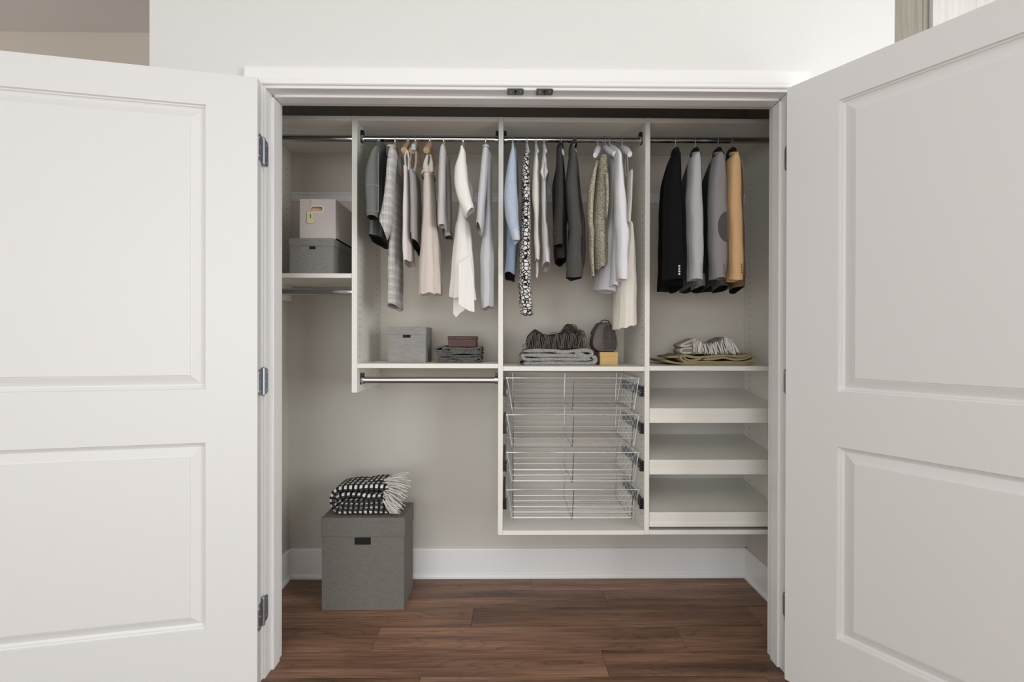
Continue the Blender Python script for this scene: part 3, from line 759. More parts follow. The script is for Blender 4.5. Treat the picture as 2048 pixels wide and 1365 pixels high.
g4 = tank(832, 296, 'tank_top', 'mid-grey sleeveless top with dark side on a round-ended wooden hanger', 'top', GB2,
     [([(2, 290, 860, 1.86), (2, 420, 858, 1.86), (2, 540, 835, 1.87)], .009), ([(2, 290, 800, 1.86), (2, 430, 778, 1.87), (2, 550, 800, 1.88)], .006)],
     R_((2, 520, 785, 868), (2, 650, 792, 880), (2, 900, 797, 890), (2, 1300, 800, 893), (3, 100, 805, 893), (3, 250, 815, 897)), 1.86, 2.03, C_GREY, 23, hem=(0, -.25), lining=C_DARKLIN)
g5 = tank(860, 300, 'sleeveless_dress', 'pinkish taupe sleeveless dress with V neck and flared pleated skirt', 'dress', GB2,
     [],
     R_((2, 470, 950, 1075), (2, 540, 955, 1080), (2, 608, 968, 1080), (2, 640, 958, 1088), (2, 900, 955, 1105), (2, 1200, 942, 1122), (2, 1360, 932, 1135), (3, 450, 908, 1155), (3, 890, 893, 1172)), 1.86, 2.0, C_TAUPE, 25, folds=7, amp=.13)
for P_ in (((1000, 318), (1022, 325), (1008, 420), (1016, 485), (1012, 545), (960, 545), (946, 480), (964, 400)), ((1028, 312), (1058, 325), (1078, 430), (1082, 545), (1008, 560), (1012, 500), (1032, 440), (1044, 350))):
    MB().prism([at(700+a/6.5, 260+b/6.5, 1.872) for a, b in P_], 1.868, 1.880, 'y').build('bodice_panel', C_TAUPE, g5, bevel=.003, seg=2)
x, z = at(857, 353.5, 1.93)
MB().rings([[(x+.0265*math.cos(a*.3142)*k_, 1.93+.076*math.sin(a*.3142)*k_, z+dz) for a in range(20)] for k_, dz in ((.97, .006), (1.06, .002), (1.06, -.004), (.97, -.008))], False).build('waistband', C_TAUPE, g5, smooth=True)
g6 = base('shirt', 888, 290, 'light grey long-sleeved shirt left of the white blouse', 'shirt', GB2)
loft_cloth('body', R_((2, 200, 1185, 1235, 1.94, 2.02), (2, 330, 1190, 1250), (2, 700, 1190, 1262), (2, 1100, 1185, 1270), (2, 1300, 1190, 1270)), 1.89, 2.04, C_LGREY, g6, 31, hem=(0, -.1))
loft_cloth('sleeve', R_((2, 190, 1188, 1232), (2, 240, 1168, 1244), (2, 400, 1157, 1243), (2, 700, 1150, 1236), (2, 1000, 1143, 1228), (2, 1230, 1140, 1224)), 1.82, 1.885, C_LGREY, g6, 32, folds=2, amp=.04)
loft_cloth('rear_sleeve', R_((2, 350, 1245, 1290), (2, 800, 1235, 1315), (2, 1200, 1220, 1318), (3, 60, 1220, 1312), (3, 150, 1238, 1335)), 1.95, 2.03, C_LGREY, g6, 33, folds=2, amp=.05, lining=C_DGREY)
g7 = base('blouse', 926.6, 291, 'white long-sleeved blouse dress with a pointed uneven hem, one curved sleeve', 'blouse', GB2)
loft_cloth('body', R_((2, 215, 1440, 1475, 1.95, 2.01), (2, 330, 1420, 1500), (2, 600, 1420, 1500), (2, 900, 1425, 1510), (2, 1150, 1400, 1530), (3, 0, 1378, 1560), (3, 450, 1338, 1600), (3, 800, 1316, 1620), (3, 960, 1308, 1630)), 1.88, 1.98, C_WHITE, g7, 41, folds=5, amp=.14, hem=(-.15, 0))
# pointed panels of the hem
for (pts, Y, s_) in (([(1410, 500), (1560, 400), (1605, 700), (1618, 1135), (1560, 1125), (1500, 1095), (1410, 1035)], 1.872, 3), ([(1345, 700), (1480, 900), (1490, 1110), (1430, 1150), (1380, 1205), (1340, 1160)], 1.95, 3), ([(1560, 300), (1590, 380), (1645, 960), (1650, 1000), (1625, 1035), (1600, 1020)], 1.97, 3)):
    poly = [at(700+a/6.5, 450+b/6.5, Y) for a, b in pts]
    MB().prism(poly, Y-.0015, Y+.0015, 'y').build('hem_panel', C_WHITE, g7, bevel=.001)
loft_cloth('sleeve', R_((2, 205, 1440, 1474), (2, 260, 1425, 1500), (2, 350, 1398, 1503), (2, 450, 1362, 1515), (2, 600, 1354, 1530), (2, 750, 1370, 1552), (2, 880, 1405, 1575), (2, 980, 1450, 1602), (2, 1050, 1498, 1612)), 1.80, 1.87, C_WHITE, g7, 42, folds=2, amp=.03, hem=(1.0, 0))
loft_cloth('rear_sleeve', R_((2, 450, 1500, 1540), (2, 620, 1500, 1560), (2, 760, 1520, 1602), (2, 900, 1530, 1600), (2, 980, 1540, 1590)), 1.93, 1.99, C_WHITE, g7, 43, folds=2, amp=.03)
g8 = base('shirt_dress', 971.5, 291, 'long pale grey collared shirt dress hanging beside the centre partition', 'dress', GB2)
loft_cloth('body', R_((2, 230, 1730, 1800, 1.94, 2.02), (2, 330, 1745, 1850), (2, 700, 1760, 1845), (2, 1000, 1755, 1850), (2, 1360, 1720, 1862), (3, 400, 1695, 1863), (3, 800, 1698, 1862), (3, 1070, 1705, 1855)), 1.885, 2.05, C_LGREY2, g8, 51, folds=5, amp=.1, hem=(.25, 0))
loft_cloth('sleeve', R_((2, 225, 1725, 1800), (2, 330, 1712, 1795), (2, 500, 1695, 1788), (2, 750, 1672, 1770), (2, 1000, 1655, 1745), (2, 1190, 1640, 1735), (2, 1280, 1648, 1710)), 1.81, 1.88, C_LGREY2, g8, 52, folds=2, amp=.05, hem=(-1.6, -.4), lining=C_GREY)
collar(g8, 965, 978, 290, 296, 1.84, 1.91, C_LGREY2)
HB2 = 'hangers on the second bay rod'
hanger(759, 1, 289, 'wire', 'grey wire hanger inside the slate grey jacket', HB2, half=.06)
hanger(791, 1, 290, 'wood', 'wooden hanger inside the plaid shirt dress', HB2, half=.06)
hanger(817, 1, 290, 'wood', 'wooden hanger with a big oval end above the off-white top', HB2, half=.085, ends=True)
h = hanger(832, 1, 290, 'wood', 'wooden hanger with a round end and blue label in the grey tank', HB2, half=.085, ends=True)
x, z = at(828, 298, 1.90); MB().box(x-.008, x+.008, 1.885, 1.91, z-.010, z+.016).build('label', mat('pale_blue_label', srgb(190, 205, 214), .5), h, bevel=.002)
h = hanger(860, 1, 290, 'wood', 'wooden hanger with a round end in the pinkish taupe dress', HB2, half=.085, ends=True)
hanger(888, 1, 287, 'wood', 'wooden hanger inside the light grey shirt', HB2, half=.06)
hanger(926.6, 1, 289, 'wood', 'wooden hanger inside the white blouse', HB2, half=.06)
hanger(971.5, 1, 288, 'wood', 'wooden hanger inside the long pale grey shirt dress', HB2, half=.06)

# --- third bay
g = base('denim_jacket', 1025.7, 290, 'pale blue denim jacket with a bleached cuff', 'jacket', GB3)
loft_cloth('body', R_((4, 205, 155, 200, 1.94, 2.02), (4, 300, 165, 225), (4, 700, 150, 240), (4, 1100, 90, 230), (5, 60, 60, 170), (5, 300, 50, 160), (5, 470, 42, 145)), 1.89, 2.05, C_DENIM2, g, 61, hem=(-.3, -.1), lining=C_DARKLIN)
s = loft_cloth('sleeve', R_((4, 205, 152, 186), (4, 300, 124, 200), (4, 450, 94, 210), (4, 700, 62, 220), (4, 900, 52, 228), (4, 1100, 74, 240), (4, 1300, 128, 254)), 1.80, 1.875, C_DENIM, g, 62, folds=2, amp=.03, lip=0)
loft_cloth('cuff', R_((4, 1295, 124, 256), (4, 1340, 140, 257), (5, 100, 110, 188), (5, 140, 122, 186)), 1.798, 1.877, C_DENIM3, g, 63, folds=2, amp=.03, hem=(.3, 0))
g = base('knit_dress', 1053.8, 291, 'long black and white chunky patterned knit', 'dress', GB3)
loft_cloth('body', R_((4, 215, 336, 358, 1.95, 2.0), (4, 300, 310, 370), (4, 400, 287, 382), (4, 600, 281, 388), (4, 900, 285, 396), (4, 1200, 276, 398), (5, 0, 192, 288), (5, 400, 186, 290), (5, 600, 180, 295), (5, 800, 190, 308), (5, 840, 200, 313)), 1.86, 1.99, C_CHUNKY, g, 64, folds=3, amp=.06, hem=(-.1, 0))
g = base('blouse', 1071.8, 291, 'narrow cream blouse just right of the black and white knit', 'blouse', GB3)
loft_cloth('body', R_((4, 215, 455, 480, 1.95, 2.0), (4, 320, 442, 490), (4, 450, 424, 502), (4, 650, 411, 506), (4, 850, 411, 505), (4, 960, 424, 503), (4, 1100, 436, 501), (4, 1360, 438, 500), (5, 200, 322, 370), (5, 325, 325, 370)), 1.86, 2.0, C_CREAM, g, 65, folds=4, amp=.12)
loft_cloth('hem_panel', R_((5, 300, 328, 368), (5, 430, 333, 366), (5, 500, 335, 352)), 1.93, 1.97, C_CREAM, g, 66, folds=3, amp=.15)
g = base('blouse', 1087.8, 291, 'pale grey blouse with a knotted diamond fold below the neck', 'blouse', GB3)
loft_cloth('body', R_((4, 215, 560, 580, 1.95, 2.0), (4, 330, 545, 600), (4, 480, 528, 630), (4, 560, 530, 632), (4, 660, 540, 606), (4, 900, 540, 604), (4, 1200, 542, 612), (5, 0, 394, 452), (5, 200, 400, 466), (5, 380, 405, 474)), 1.86, 1.98, C_PGREY, g, 67, folds=2, amp=.06, hem=(0, -.2), lining=C_LGREY)
for sgn in (1, -1):
    P_ = [(575, 410), (575+sgn*52, 545), (575, 665), (575+sgn*10, 540)]
    MB().prism([at(1000+a/6.5, 260+b/6.5, 1.852) for a, b in P_], 1.848, 1.856, 'y').build('knot_fold', C_PGREY, g, bevel=.0025, seg=2)
poly = [at(1000+a/6.5, 260+b/6.5, 1.99) for a, b in ((600, 560), (665, 820), (610, 905), (606, 700))]
MB().prism(poly, 1.985, 1.99, 'y').build('side_flap', C_LGREY, g, bevel=.001)
g = base('jacket', 1122, 296, 'short black jacket on a white hanger, left of the charcoal one', 'jacket', GB3)
loft_cloth('body', R_((4, 235, 745, 800, 1.94, 2.03), (4, 420, 735, 835), (4, 600, 700, 850), (4, 770, 690, 860), (4, 1100, 705, 880), (5, 0, 510, 620), (5, 200, 518, 625), (5, 325, 530, 625)), 1.89, 2.03, C_BLACKJ, g, 71, hem=(0, -.1), lining=C_BLK)
s = loft_cloth('sleeve', R_((4, 235, 740, 795), (4, 350, 736, 815), (4, 600, 736, 822), (4, 850, 728, 825), (4, 1100, 712, 822), (4, 1300, 692, 816), (5, 80, 502, 588), (5, 185, 502, 588)), 1.80, 1.865, C_BLACKJ, g, 72, folds=2, amp=.03, lining=C_BLK)
seamline(s, (467, 1107, 1124), 1.797, C_MIDD)
collar(g, 1114, 1125, 292, 302, 1.90, 2.04, C_BLACKJ)
g = base('jacket', 1145.8, 290, 'longer charcoal suede jacket right of the short black one', 'jacket', GB3)
loft_cloth('body', R_((4, 215, 915, 980, 1.94, 2.03), (4, 400, 930, 1010), (4, 700, 930, 1040), (4, 1000, 930, 1075), (5, 0, 660, 800), (5, 300, 640, 795), (5, 380, 645, 785), (5, 470, 640, 775)), 1.89, 2.03, C_CHAR, g, 73, hem=(0, -.1), lining=C_BLK)
loft_cloth('sleeve', R_((4, 210, 905, 975), (4, 300, 900, 990), (4, 450, 880, 1000), (4, 700, 855, 1008), (4, 900, 868, 1025), (4, 1100, 885, 1050), (4, 1300, 900, 1065), (5, 150, 640, 765), (5, 400, 628, 775), (5, 490, 628, 772)), 1.80, 1.875, C_CHAR, g, 74, folds=2, amp=.03, lining=C_BLK)
collar(g, 1140, 1150.5, 289, 300, 1.86, 2.04, C_CHAR)
g = base('lace_top', 1195, 296, 'olive and gold lace top on a white hanger', 'top', GB3)
loft_cloth('body', R_((4, 330, 1270, 1380), (4, 480, 1235, 1405), (4, 700, 1215, 1415), (4, 950, 1190, 1412), (4, 1200, 1180, 1390), (5, 0, 860, 1000), (5, 200, 868, 1003), (5, 350, 880, 1003), (5, 400, 885, 985)), 1.86, 2.02, C_LACE, g, 81, folds=6, amp=.13, hem=(.5, 0), lining=C_DGREY)
loft_cloth('sleeve', R_((4, 400, 1235, 1275), (4, 550, 1190, 1250), (4, 750, 1148, 1230), (4, 950, 1142, 1215), (4, 1200, 1140, 1205), (5, 50, 835, 885), (5, 300, 845, 880), (5, 490, 858, 888)), 1.82, 1.87, C_LACE, g, 82, folds=2, amp=.06)
loft_cloth('sleeve', R_((4, 560, 1360, 1410), (4, 800, 1375, 1418), (4, 1000, 1370, 1408), (4, 1150, 1372, 1395)), 1.83, 1.86, C_LACE, g, 83, folds=2, amp=.06)
g = base('camisole', 1209.5, 296, 'silver grey slip dress showing below the lace top', 'dress', GB3)
loft_cloth('body', R_((4, 340, 1410, 1500, 1.96, 2.05), (4, 470, 1405, 1500), (4, 900, 1390, 1490), (4, 1300, 1350, 1480), (5, 200, 920, 1080), (5, 500, 900, 1110), (5, 620, 890, 1115)), 1.93, 2.06, C_SILV, g, 84, folds=3, amp=.06, hem=(-.15, 0))
g = base('coat', 1218.5, 296, 'white-grey long coat right of the lace top, two hem levels', 'coat', GB3)
loft_cloth('body', R_((4, 260, 1470, 1540, 1.93, 2.03), (4, 400, 1500, 1580), (4, 700, 1500, 1610), (4, 1000, 1475, 1600), (4, 1360, 1455, 1580), (5, 300, 1045, 1120), (5, 570, 1030, 1112)), 1.88, 2.0, C_WCOAT, g, 85, folds=3, amp=.05)
loft_cloth('sleeve', R_((4, 265, 1500, 1550), (4, 320, 1508, 1578), (4, 500, 1505, 1590), (4, 700, 1500, 1615), (4, 950, 1500, 1645), (4, 1200, 1505, 1655), (5, 50, 1098, 1215), (5, 300, 1100, 1205), (5, 510, 1105, 1202)), 1.79, 1.87, C_WCOAT, g, 86, folds=2, amp=.03)
g = tank(1242.8, 296, 'sleeveless_dress', 'long ivory sleeveless dress with pleated skirt, last on the third bay rod', 'dress', GB3,
     [([(4, 300, 1655, 1.86), (4, 420, 1658, 1.86), (4, 560, 1668, 1.87)], .0022), ([(4, 300, 1640, 2.0), (4, 480, 1625, 1.99), (4, 600, 1640, 1.97)], .003)],
     R_((4, 520, 1655, 1690), (4, 600, 1645, 1700), (4, 900, 1630, 1690), (4, 1180, 1600, 1680), (5, 0, 1180, 1240), (5, 300, 1140, 1265), (5, 600, 1100, 1275), (5, 960, 1085, 1275)), 1.90, 2.06, C_IVORY, 87, folds=9, amp=.13, hem=(.25, 0))
HB3 = 'hangers on the third bay rod'
hanger(1025.7, 2, 289, 'white', 'white hanger inside the pale denim jacket', HB3, half=.06)
hanger(1053.8, 2, 291, 'white', 'white hanger inside the black and white knit', HB3, half=.08)
hanger(1071.8, 2, 291, 'white', 'white hanger inside the narrow cream blouse', HB3, half=.08)
hanger(1087.8, 2, 291, 'white', 'white hanger inside the pale grey knotted blouse', HB3, half=.08)
hanger(1122, 2, 292, 'white', 'white hanger inside the short black jacket', HB3, half=.06)
hanger(1145.8, 2, 289, 'white', 'white hanger inside the charcoal suede jacket', HB3, half=.06)
def wide_hanger(hx, pyn, pts, label, Y=1.93):
    """a moulded white hanger turned a little so its arm shows"""
    X = atx(hx, YR, 280); zn = atz(pyn, YR, hx); zr = RODZ[2]
    t = thing('clothes_hanger', (X, YR, zn), label=label, cat='hanger', group=HB3)
    hk = MB(); P_ = [(X, YR+.0145, zr-.004)]
    for k in range(0, 9):
        a = math.radians(-10+k*22.5); P_.append((X, YR+.011*math.cos(a), zr+.0055+.0115*math.sin(a)))
    P_ += [(X, YR-.011, zr-.004), (X, YR-.006, zr-.03), (X, YR-.004, zn-.006)]
    hk.tube(P_, .0016, 6); hk.build('hook', STEEL, t, smooth=True)
    A_ = []; RR = []
    for (x_, y_, w_, YY) in pts:
        xx, zz = at(1000+x_/6.5, 260+y_/6.5, YY); A_.append((xx, YY, zz)); RR.append((w_, w_*1.3))
    MB().tube(A_, 1, 10, rr=RR).build('shoulder_bar', WHITEH, t, smooth=True)
wide_hanger(1195, 292, [(1235, 330, .008, 1.84), (1255, 290, .012, 1.88), (1276, 245, .011, 1.93), (1274, 222, .006, 1.975), (1290, 250, .010, 2.02), (1300, 290, .007, 2.08)], 'white moulded hanger holding the lace top')
wide_hanger(1209.5, 292, [(1345, 270, .006, 2.02), (1362, 245, .010, 1.99), (1375, 222, .007, 1.97), (1395, 255, .011, 1.93), (1440, 285, .011, 1.89), (1490, 315, .009, 1.85)], 'white moulded hanger with one arm showing, second of four white ones')
wide_hanger(1218.5, 292, [(1420, 250, .006, 2.02), (1440, 220, .008, 1.97), (1470, 245, .011, 1.93), (1520, 275, .010, 1.89), (1545, 300, .008, 1.86)], 'white moulded hanger holding the white-grey coat')
wide_hanger(1242.8, 292, [(1565, 275, .007, 2.03), (1580, 245, .010, 1.99), (1592, 222, .007, 1.97), (1620, 260, .013, 1.93), (1655, 275, .012, 1.89), (1690, 318, .009, 1.85)], 'white moulded hanger holding the ivory dress beside the third partition')

# --- right bay
def blazer(hx, label, body, sleeve, cuff, m, md, hexbtn, btnm, seed, lin=None, sq=.75, Y=(1.80, 1.88)):
    g = base('jacket', hx, 303, label, 'jacket', GB4)
    loft_cloth('body', body, 1.885, 2.10, md, g, seed, folds=3, amp=.08, hem=(0, -.08), lining=lin or C_DARKLIN)  # body and rear cuff use the darker copy: shade behind the sleeve painted in
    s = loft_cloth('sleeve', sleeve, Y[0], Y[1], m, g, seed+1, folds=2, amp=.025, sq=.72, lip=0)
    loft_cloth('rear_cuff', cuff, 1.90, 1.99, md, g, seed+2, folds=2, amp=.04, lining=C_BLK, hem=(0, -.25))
    bx, bys = hexbtn
    buttons(s, 1290+bx/4.015, [260+b_/4.015 for b_ in bys], Y[0]-.0005+.004, btnm)
    return g, s
g, s = blazer(1349.8, 'black velvet jacket with silver cuff buttons, first in the right bay',
    R_((6, 175, 225, 262, 1.95, 2.03), (6, 210, 212, 270, 1.92, 2.06), (6, 340, 190, 262), (6, 500, 172, 262), (6, 700, 165, 262), (6, 1000, 158, 264), (6, 1250, 152, 264)),
    R_((6, 190, 218, 268), (6, 240, 206, 276), (6, 400, 178, 280), (6, 600, 160, 290), (6, 850, 160, 298), (6, 1050, 158, 300), (6, 1200, 158, 302)),
    R_((6, 1100, 200, 300), (6, 1200, 195, 303), (6, 1270, 205, 300)), C_BLK, C_BLK, (273, (1095, 1116, 1137, 1158)), C_BTNS, 101)
g, s = blazer(1389, 'light grey suit jacket with four dark cuff buttons',
    R_((6, 185, 385, 425, 1.95, 2.03), (6, 230, 372, 430, 1.92, 2.06), (6, 380, 345, 425), (6, 600, 340, 425), (6, 900, 340, 430), (6, 1260, 345, 435)),
    R_((6, 190, 380, 432), (6, 230, 366, 440), (6, 400, 356, 448), (6, 550, 346, 455), (6, 800, 353, 464), (6, 1000, 357, 462), (6, 1200, 360, 458)),
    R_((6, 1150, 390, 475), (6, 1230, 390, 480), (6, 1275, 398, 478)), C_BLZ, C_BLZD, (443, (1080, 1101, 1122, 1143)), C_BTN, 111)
g, s = blazer(1434.5, 'mid-grey suit jacket with a dark elbow patch',
    R_((6, 185, 565, 610, 1.95, 2.03), (6, 230, 552, 615, 1.92, 2.06), (6, 380, 520, 610), (6, 600, 515, 610), (6, 900, 520, 615), (6, 1255, 525, 620)),
    R_((6, 190, 565, 618), (6, 230, 553, 636), (6, 400, 530, 648), (6, 600, 525, 655), (6, 850, 526, 658), (6, 1050, 532, 652), (6, 1190, 540, 642)),
    R_((6, 1130, 555, 660), (6, 1210, 560, 668), (6, 1275, 570, 662)), C_MID, C_MIDD, (631, (1085, 1108, 1131, 1152)), C_BTNB, 121)
P_ = []
for k in range(13):
    a = math.radians(90+k*15); P_.append(at(1290+(655+72*math.cos(a))/4.015, 260+(782-122*math.sin(a))/4.015, 1.81))
mb = MB()
A_ = [(x, 1.7975+.022*((i-6)/6)**4*.2+.0, z) for i, (x, z) in enumerate(P_)]
poly = [(x-.003, z) for x, z in P_]
mb.prism(poly, 1.7975, 1.815, 'y').build('elbow_patch', C_MIDD, s, bevel=.002)
g, s = blazer(1462.4, 'camel tan suit jacket with dark cuff buttons, last in the right bay',
    R_((6, 190, 690, 730, 1.95, 2.03), (6, 230, 678, 735, 1.92, 2.06), (6, 380, 665, 745), (6, 600, 668, 745), (6, 900, 680, 755), (6, 1200, 685, 760)),
    R_((6, 195, 690, 738), (6, 240, 675, 758), (6, 400, 672, 765), (6, 600, 667, 771), (6, 850, 676, 778), (6, 1050, 679, 782), (6, 1200, 680, 783)),
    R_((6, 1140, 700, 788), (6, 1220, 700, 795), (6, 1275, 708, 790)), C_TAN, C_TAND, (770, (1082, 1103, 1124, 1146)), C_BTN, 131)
for hx, zz in ((1349.8, 'black velvet jacket'), (1389, 'light grey suit jacket'), (1434.5, 'mid-grey suit jacket'), (1462.4, 'camel tan suit jacket')):
    h = hanger(hx, 3, 301, 'black', 'black velvet hanger with a chrome hook in the '+zz, 'black hangers in the right bay', half=.05, drop=.03)
    X = atx(hx, YR, 300); zn = atz(301, YR, hx)
    MB().tube([(X, YR-.03, zn-.012), (X, YR-.018, zn-.001), (X, YR, zn+.002), (X, YR+.018, zn-.001), (X, YR+.03, zn-.012)], 1, 10, rr=[(.009, .009), (.0095, .009), (.009, .008), (.0095, .009), (.009, .009)]).build('neck', BLACKH, h, smooth=True)
for (hx, c_, m_) in ((1389, (388, 428), C_BLZ), (1434.5, (566, 612), C_MID), (1462.4, (692, 736), C_TAN)):
    gg = [o for o in COL.objects if o.name.startswith('jacket') and abs(o.location.x-atx(hx, YR)) < 1e-4][0]
    collar(gg, 1290+c_[0]/4.015, 1290+c_[1]/4.015, 260+178/4.015, 260+202/4.015, 1.835, 1.90, m_)

# ------------------------------------------------------------------ storage boxes
def linen(name, col, a=.16, sx=(45, 45, 420), sy=None):
    return mat(name, col, .8, spec=.2, noise=(sx, a), bump=(sx, .4, .0008))
GREYBOX = linen('grey_woven_cover', srgb(118, 115, 109)); GREYBOX2 = linen('light_grey_woven_cover', srgb(150, 148, 144)); GREYBOX3 = linen('mid_grey_woven_cover', srgb(138, 136, 131))
PINKBOX = mat('natural_linen_cover', srgb(208, 199, 196), .85, spec=.2, noise=((300, 300, 300), .07), bump=((400, 400, 400), .4, .0008))
def lid_box(name, x0, x1, y0, y1, z0, z1, lid_h, ov, m, label, cat, slot=None, group=None):
    t = thing(name, ((x0+x1)/2, (y0+y1)/2, z0), label=label, cat=cat, group=group)
    if slot:
        # shallow slot of four strips; a black sheet paints the shade inside
        sx0, sx1, sz0, sz1 = slot; w = .003
        mb = MB().box(x0, x1, y0+w, y1, z0, z1-.004)
        mb.box(x0, x1, y0, y0+w, z0, sz0).box(x0, sx0, y0, y0+w, sz0, sz1).box(sx1, x1, y0, y0+w, sz0, sz1).box(x0, x1, y0, y0+w, sz1, z1-.004)
        b = mb.build('body', m, t)
        MB().box(sx0, sx1, y0+w-.0006, y0+w-.0002, sz0, sz1).build('hand_slot_shade', DARKCAV, b)
    else:
        MB().box(x0, x1, y0, y1, z0, z1-.004).build('body', m, t, bevel=.0012)
    MB().box(x0-ov, x1+ov, y0-ov, y1+ov, z1-lid_h, z1).build('lid', m, t, bevel=.0015)
    return t
# floor box
Y0 = 2.003
x0, _ = at(643.6, 1150, Y0); x1, _ = at(808, 1150, Y0); z1 = atz(1036.5, Y0-.003, 726); zl = atz(1074, Y0-.003, 726)
sx0, sx1 = atx(709.3, Y0), atx(742.2, Y0)
lid_box('storage_box', x0, x1, Y0, 2.19, 0.0005, z1, z1-zl, .003, GREYBOX, 'large tall dark grey lidded box on the floor under the checked throw', 'box', (sx0, sx1, atz(1090.5, Y0, 726), atz(1075.5, Y0, 726)))
BIGTOP = z1
# second-bay shelf box
Y0 = 2.012
x0, x1 = atx(776.5, Y0), atx(851.5, Y0); z1 = atz(654.5, Y0, 815); zl = atz(670, Y0, 815)
lid_box('storage_box', x0, x1, Y0, 2.165, zS1+.0003, z1, z1-zl, .0025, GREYBOX2, 'light grey lidded box on the second bay shelf', 'box', (atx(805.5, Y0), atx(821, Y0), atz(676, Y0, 815), atz(669.8, Y0, 815)))
# left bay boxes
Y0 = 1.95
x0, x1 = atx(579.3, Y0), atx(667, Y0); z1 = atz(477, Y0, 620); zl = atz(492.5, Y0, 620)
lid_box('storage_box', x0, x1, Y0, 2.22, zS0+.0003, z1, z1-zl, .003, GREYBOX3, 'dark grey lidded box on the high left shelf, under the linen one', 'box', (atx(618, Y0), atx(631, Y0), atz(499, Y0, 620), atz(492.8, Y0, 620)))
zg = z1
Yn = 1.965
x0, x1 = atx(599.5, Yn), atx(671.5-.5, Yn); z0, z1 = zg+.0003, atz(398.5, Yn, 635)
t = thing('storage_bin', ((x0+x1)/2, 2.05, z0), label='pinkish linen bin with an oval handle hole and cream tag', cat='bin')
# bin front panel with an oval hole
cx0, cx1 = atx(620.5, Yn), atx(646, Yn); cz0, cz1 = atz(424, Yn, 633), atz(413, Yn, 633)
w = .006; rr_ = (cz1-cz0)/2; mb = MB(); n = 24
inner, outer = [], []
cxm, czm = (cx0+cx1)/2, (cz0+cz1)/2
for k in range(n):
    a = 2*PI*(k+.5)/n; c_, s_ = math.cos(a), math.sin(a)
    inner.append((cxm+math.copysign((cx1-cx0)/2-rr_, c_)+rr_*c_, czm+rr_*s_))
def edge_pt(p):
    dx, dz = p[0]-cxm, p[1]-czm
    sx = ((x1-cxm) if dx > 0 else (x0-cxm))/dx if abs(dx) > 1e-9 else 1e9
    sz = ((z1-czm) if dz > 0 else (z0-czm))/dz if abs(dz) > 1e-9 else 1e9
    q = min(sx, sz); return (cxm+dx*q, czm+dz*q)
outer = [edge_pt(p) for p in inner]
# insert the four corners by snapping the nearest outer points
for cxn, czn in ((x0, z0), (x1, z0), (x0, z1), (x1, z1)):
    j = min(range(n), key=lambda i: (outer[i][0]-cxn)**2+(outer[i][1]-czn)**2); outer[j] = (cxn, czn)
v = [(x, Yn, z) for x, z in outer]+[(x, Yn, z) for x, z in inner]+[(x, Yn+w, z) for x, z in inner]+[(x, Yn+w, z) for x, z in outer]
f = []
for i in range(n):
    j = (i+1) % n; f += [(i, j, n+j, n+i), (n+i, n+j, 2*n+j, 2*n+i), (2*n+i, 2*n+j, 3*n+j, 3*n+i), (3*n+i, 3*n+j, j, i)]
mb.add(v, f)
yb_ = 2.205
mb.box(x0, x0+w, Yn+w, yb_, z0, z1).box(x1-w, x1, Yn+w, yb_, z0, z1).box(x0, x1, yb_-w, yb_, z0, z1).box(x0, x1, Yn+w, yb_, z0, z0+.006)
b = mb.build('body', PINKBOX, t)
R = [[(cxm+math.copysign((cx1-cx0)/2-rr_, math.cos(a))+q_*math.cos(a), Yn-e_, czm+q_*math.sin(a)) for a in [2*PI*(k+.5)/24 for k in range(24)]] for q_, e_ in ((rr_+.0035, .0001), (rr_+.0035, .0015), (rr_-.001, .0015), (rr_-.001, -.003))]
MB().rings(R, False).build('handle_rim', MELA, b)
# tag on a cord
ts = thing('gift_tag', (atx(621, Yn), Yn-.003, atz(430, Yn)), label='small cream tag with a dark bar hanging from the linen bin', cat='tag')
a0, b0 = at(614.2, 447, Yn-.004); a1, b1 = at(627.5, 423.5, Yn-.004)
MB().prism(rounded(a0, a1, b0, b1, .001, (1, 1, 1, 1)), Yn-.0045, Yn-.0032, 'y').build('card', mat('cream_card', srgb(226, 216, 170), .6), ts)
xm, zm = at(621, 435, Yn-.005)
MB().box(xm-.0016, xm+.0016, Yn-.0052, Yn-.0045, atz(439, Yn), atz(431, Yn)).build('mark', C_BTN, ts)
MB().cyl((xm, Yn-.0048, atz(426, Yn)), .0018, .0008, 'y').build('eyelet', C_BTN, ts)
MB().tube([(xm, Yn-.005, atz(426, Yn)), (xm+.001, Yn-.005, atz(414, Yn)), (xm+.0015, Yn-.004, z1), (xm+.002, Yn+.004, z1+.0015)], .0007, 5).build('cord', WOODH, ts)
tw = thing('paper_bundle', ((x0+x1)/2, Yn+.05, z1), label='brown paper tops showing over the rim of the linen bin', cat='paper')
for k in range(4):
    xa = atx(608+k*9, Yn+.03); MB().add([(xa, Yn+.01, z1-.06), (xa+.03, Yn+.012, z1-.06), (xa+.034, Yn+.022, z1+.004-.001*k), (xa-.002, Yn+.018, z1+.003)], [(0, 1, 2, 3)]).build('paper_sheet', WOODH, tw, solid=.002)

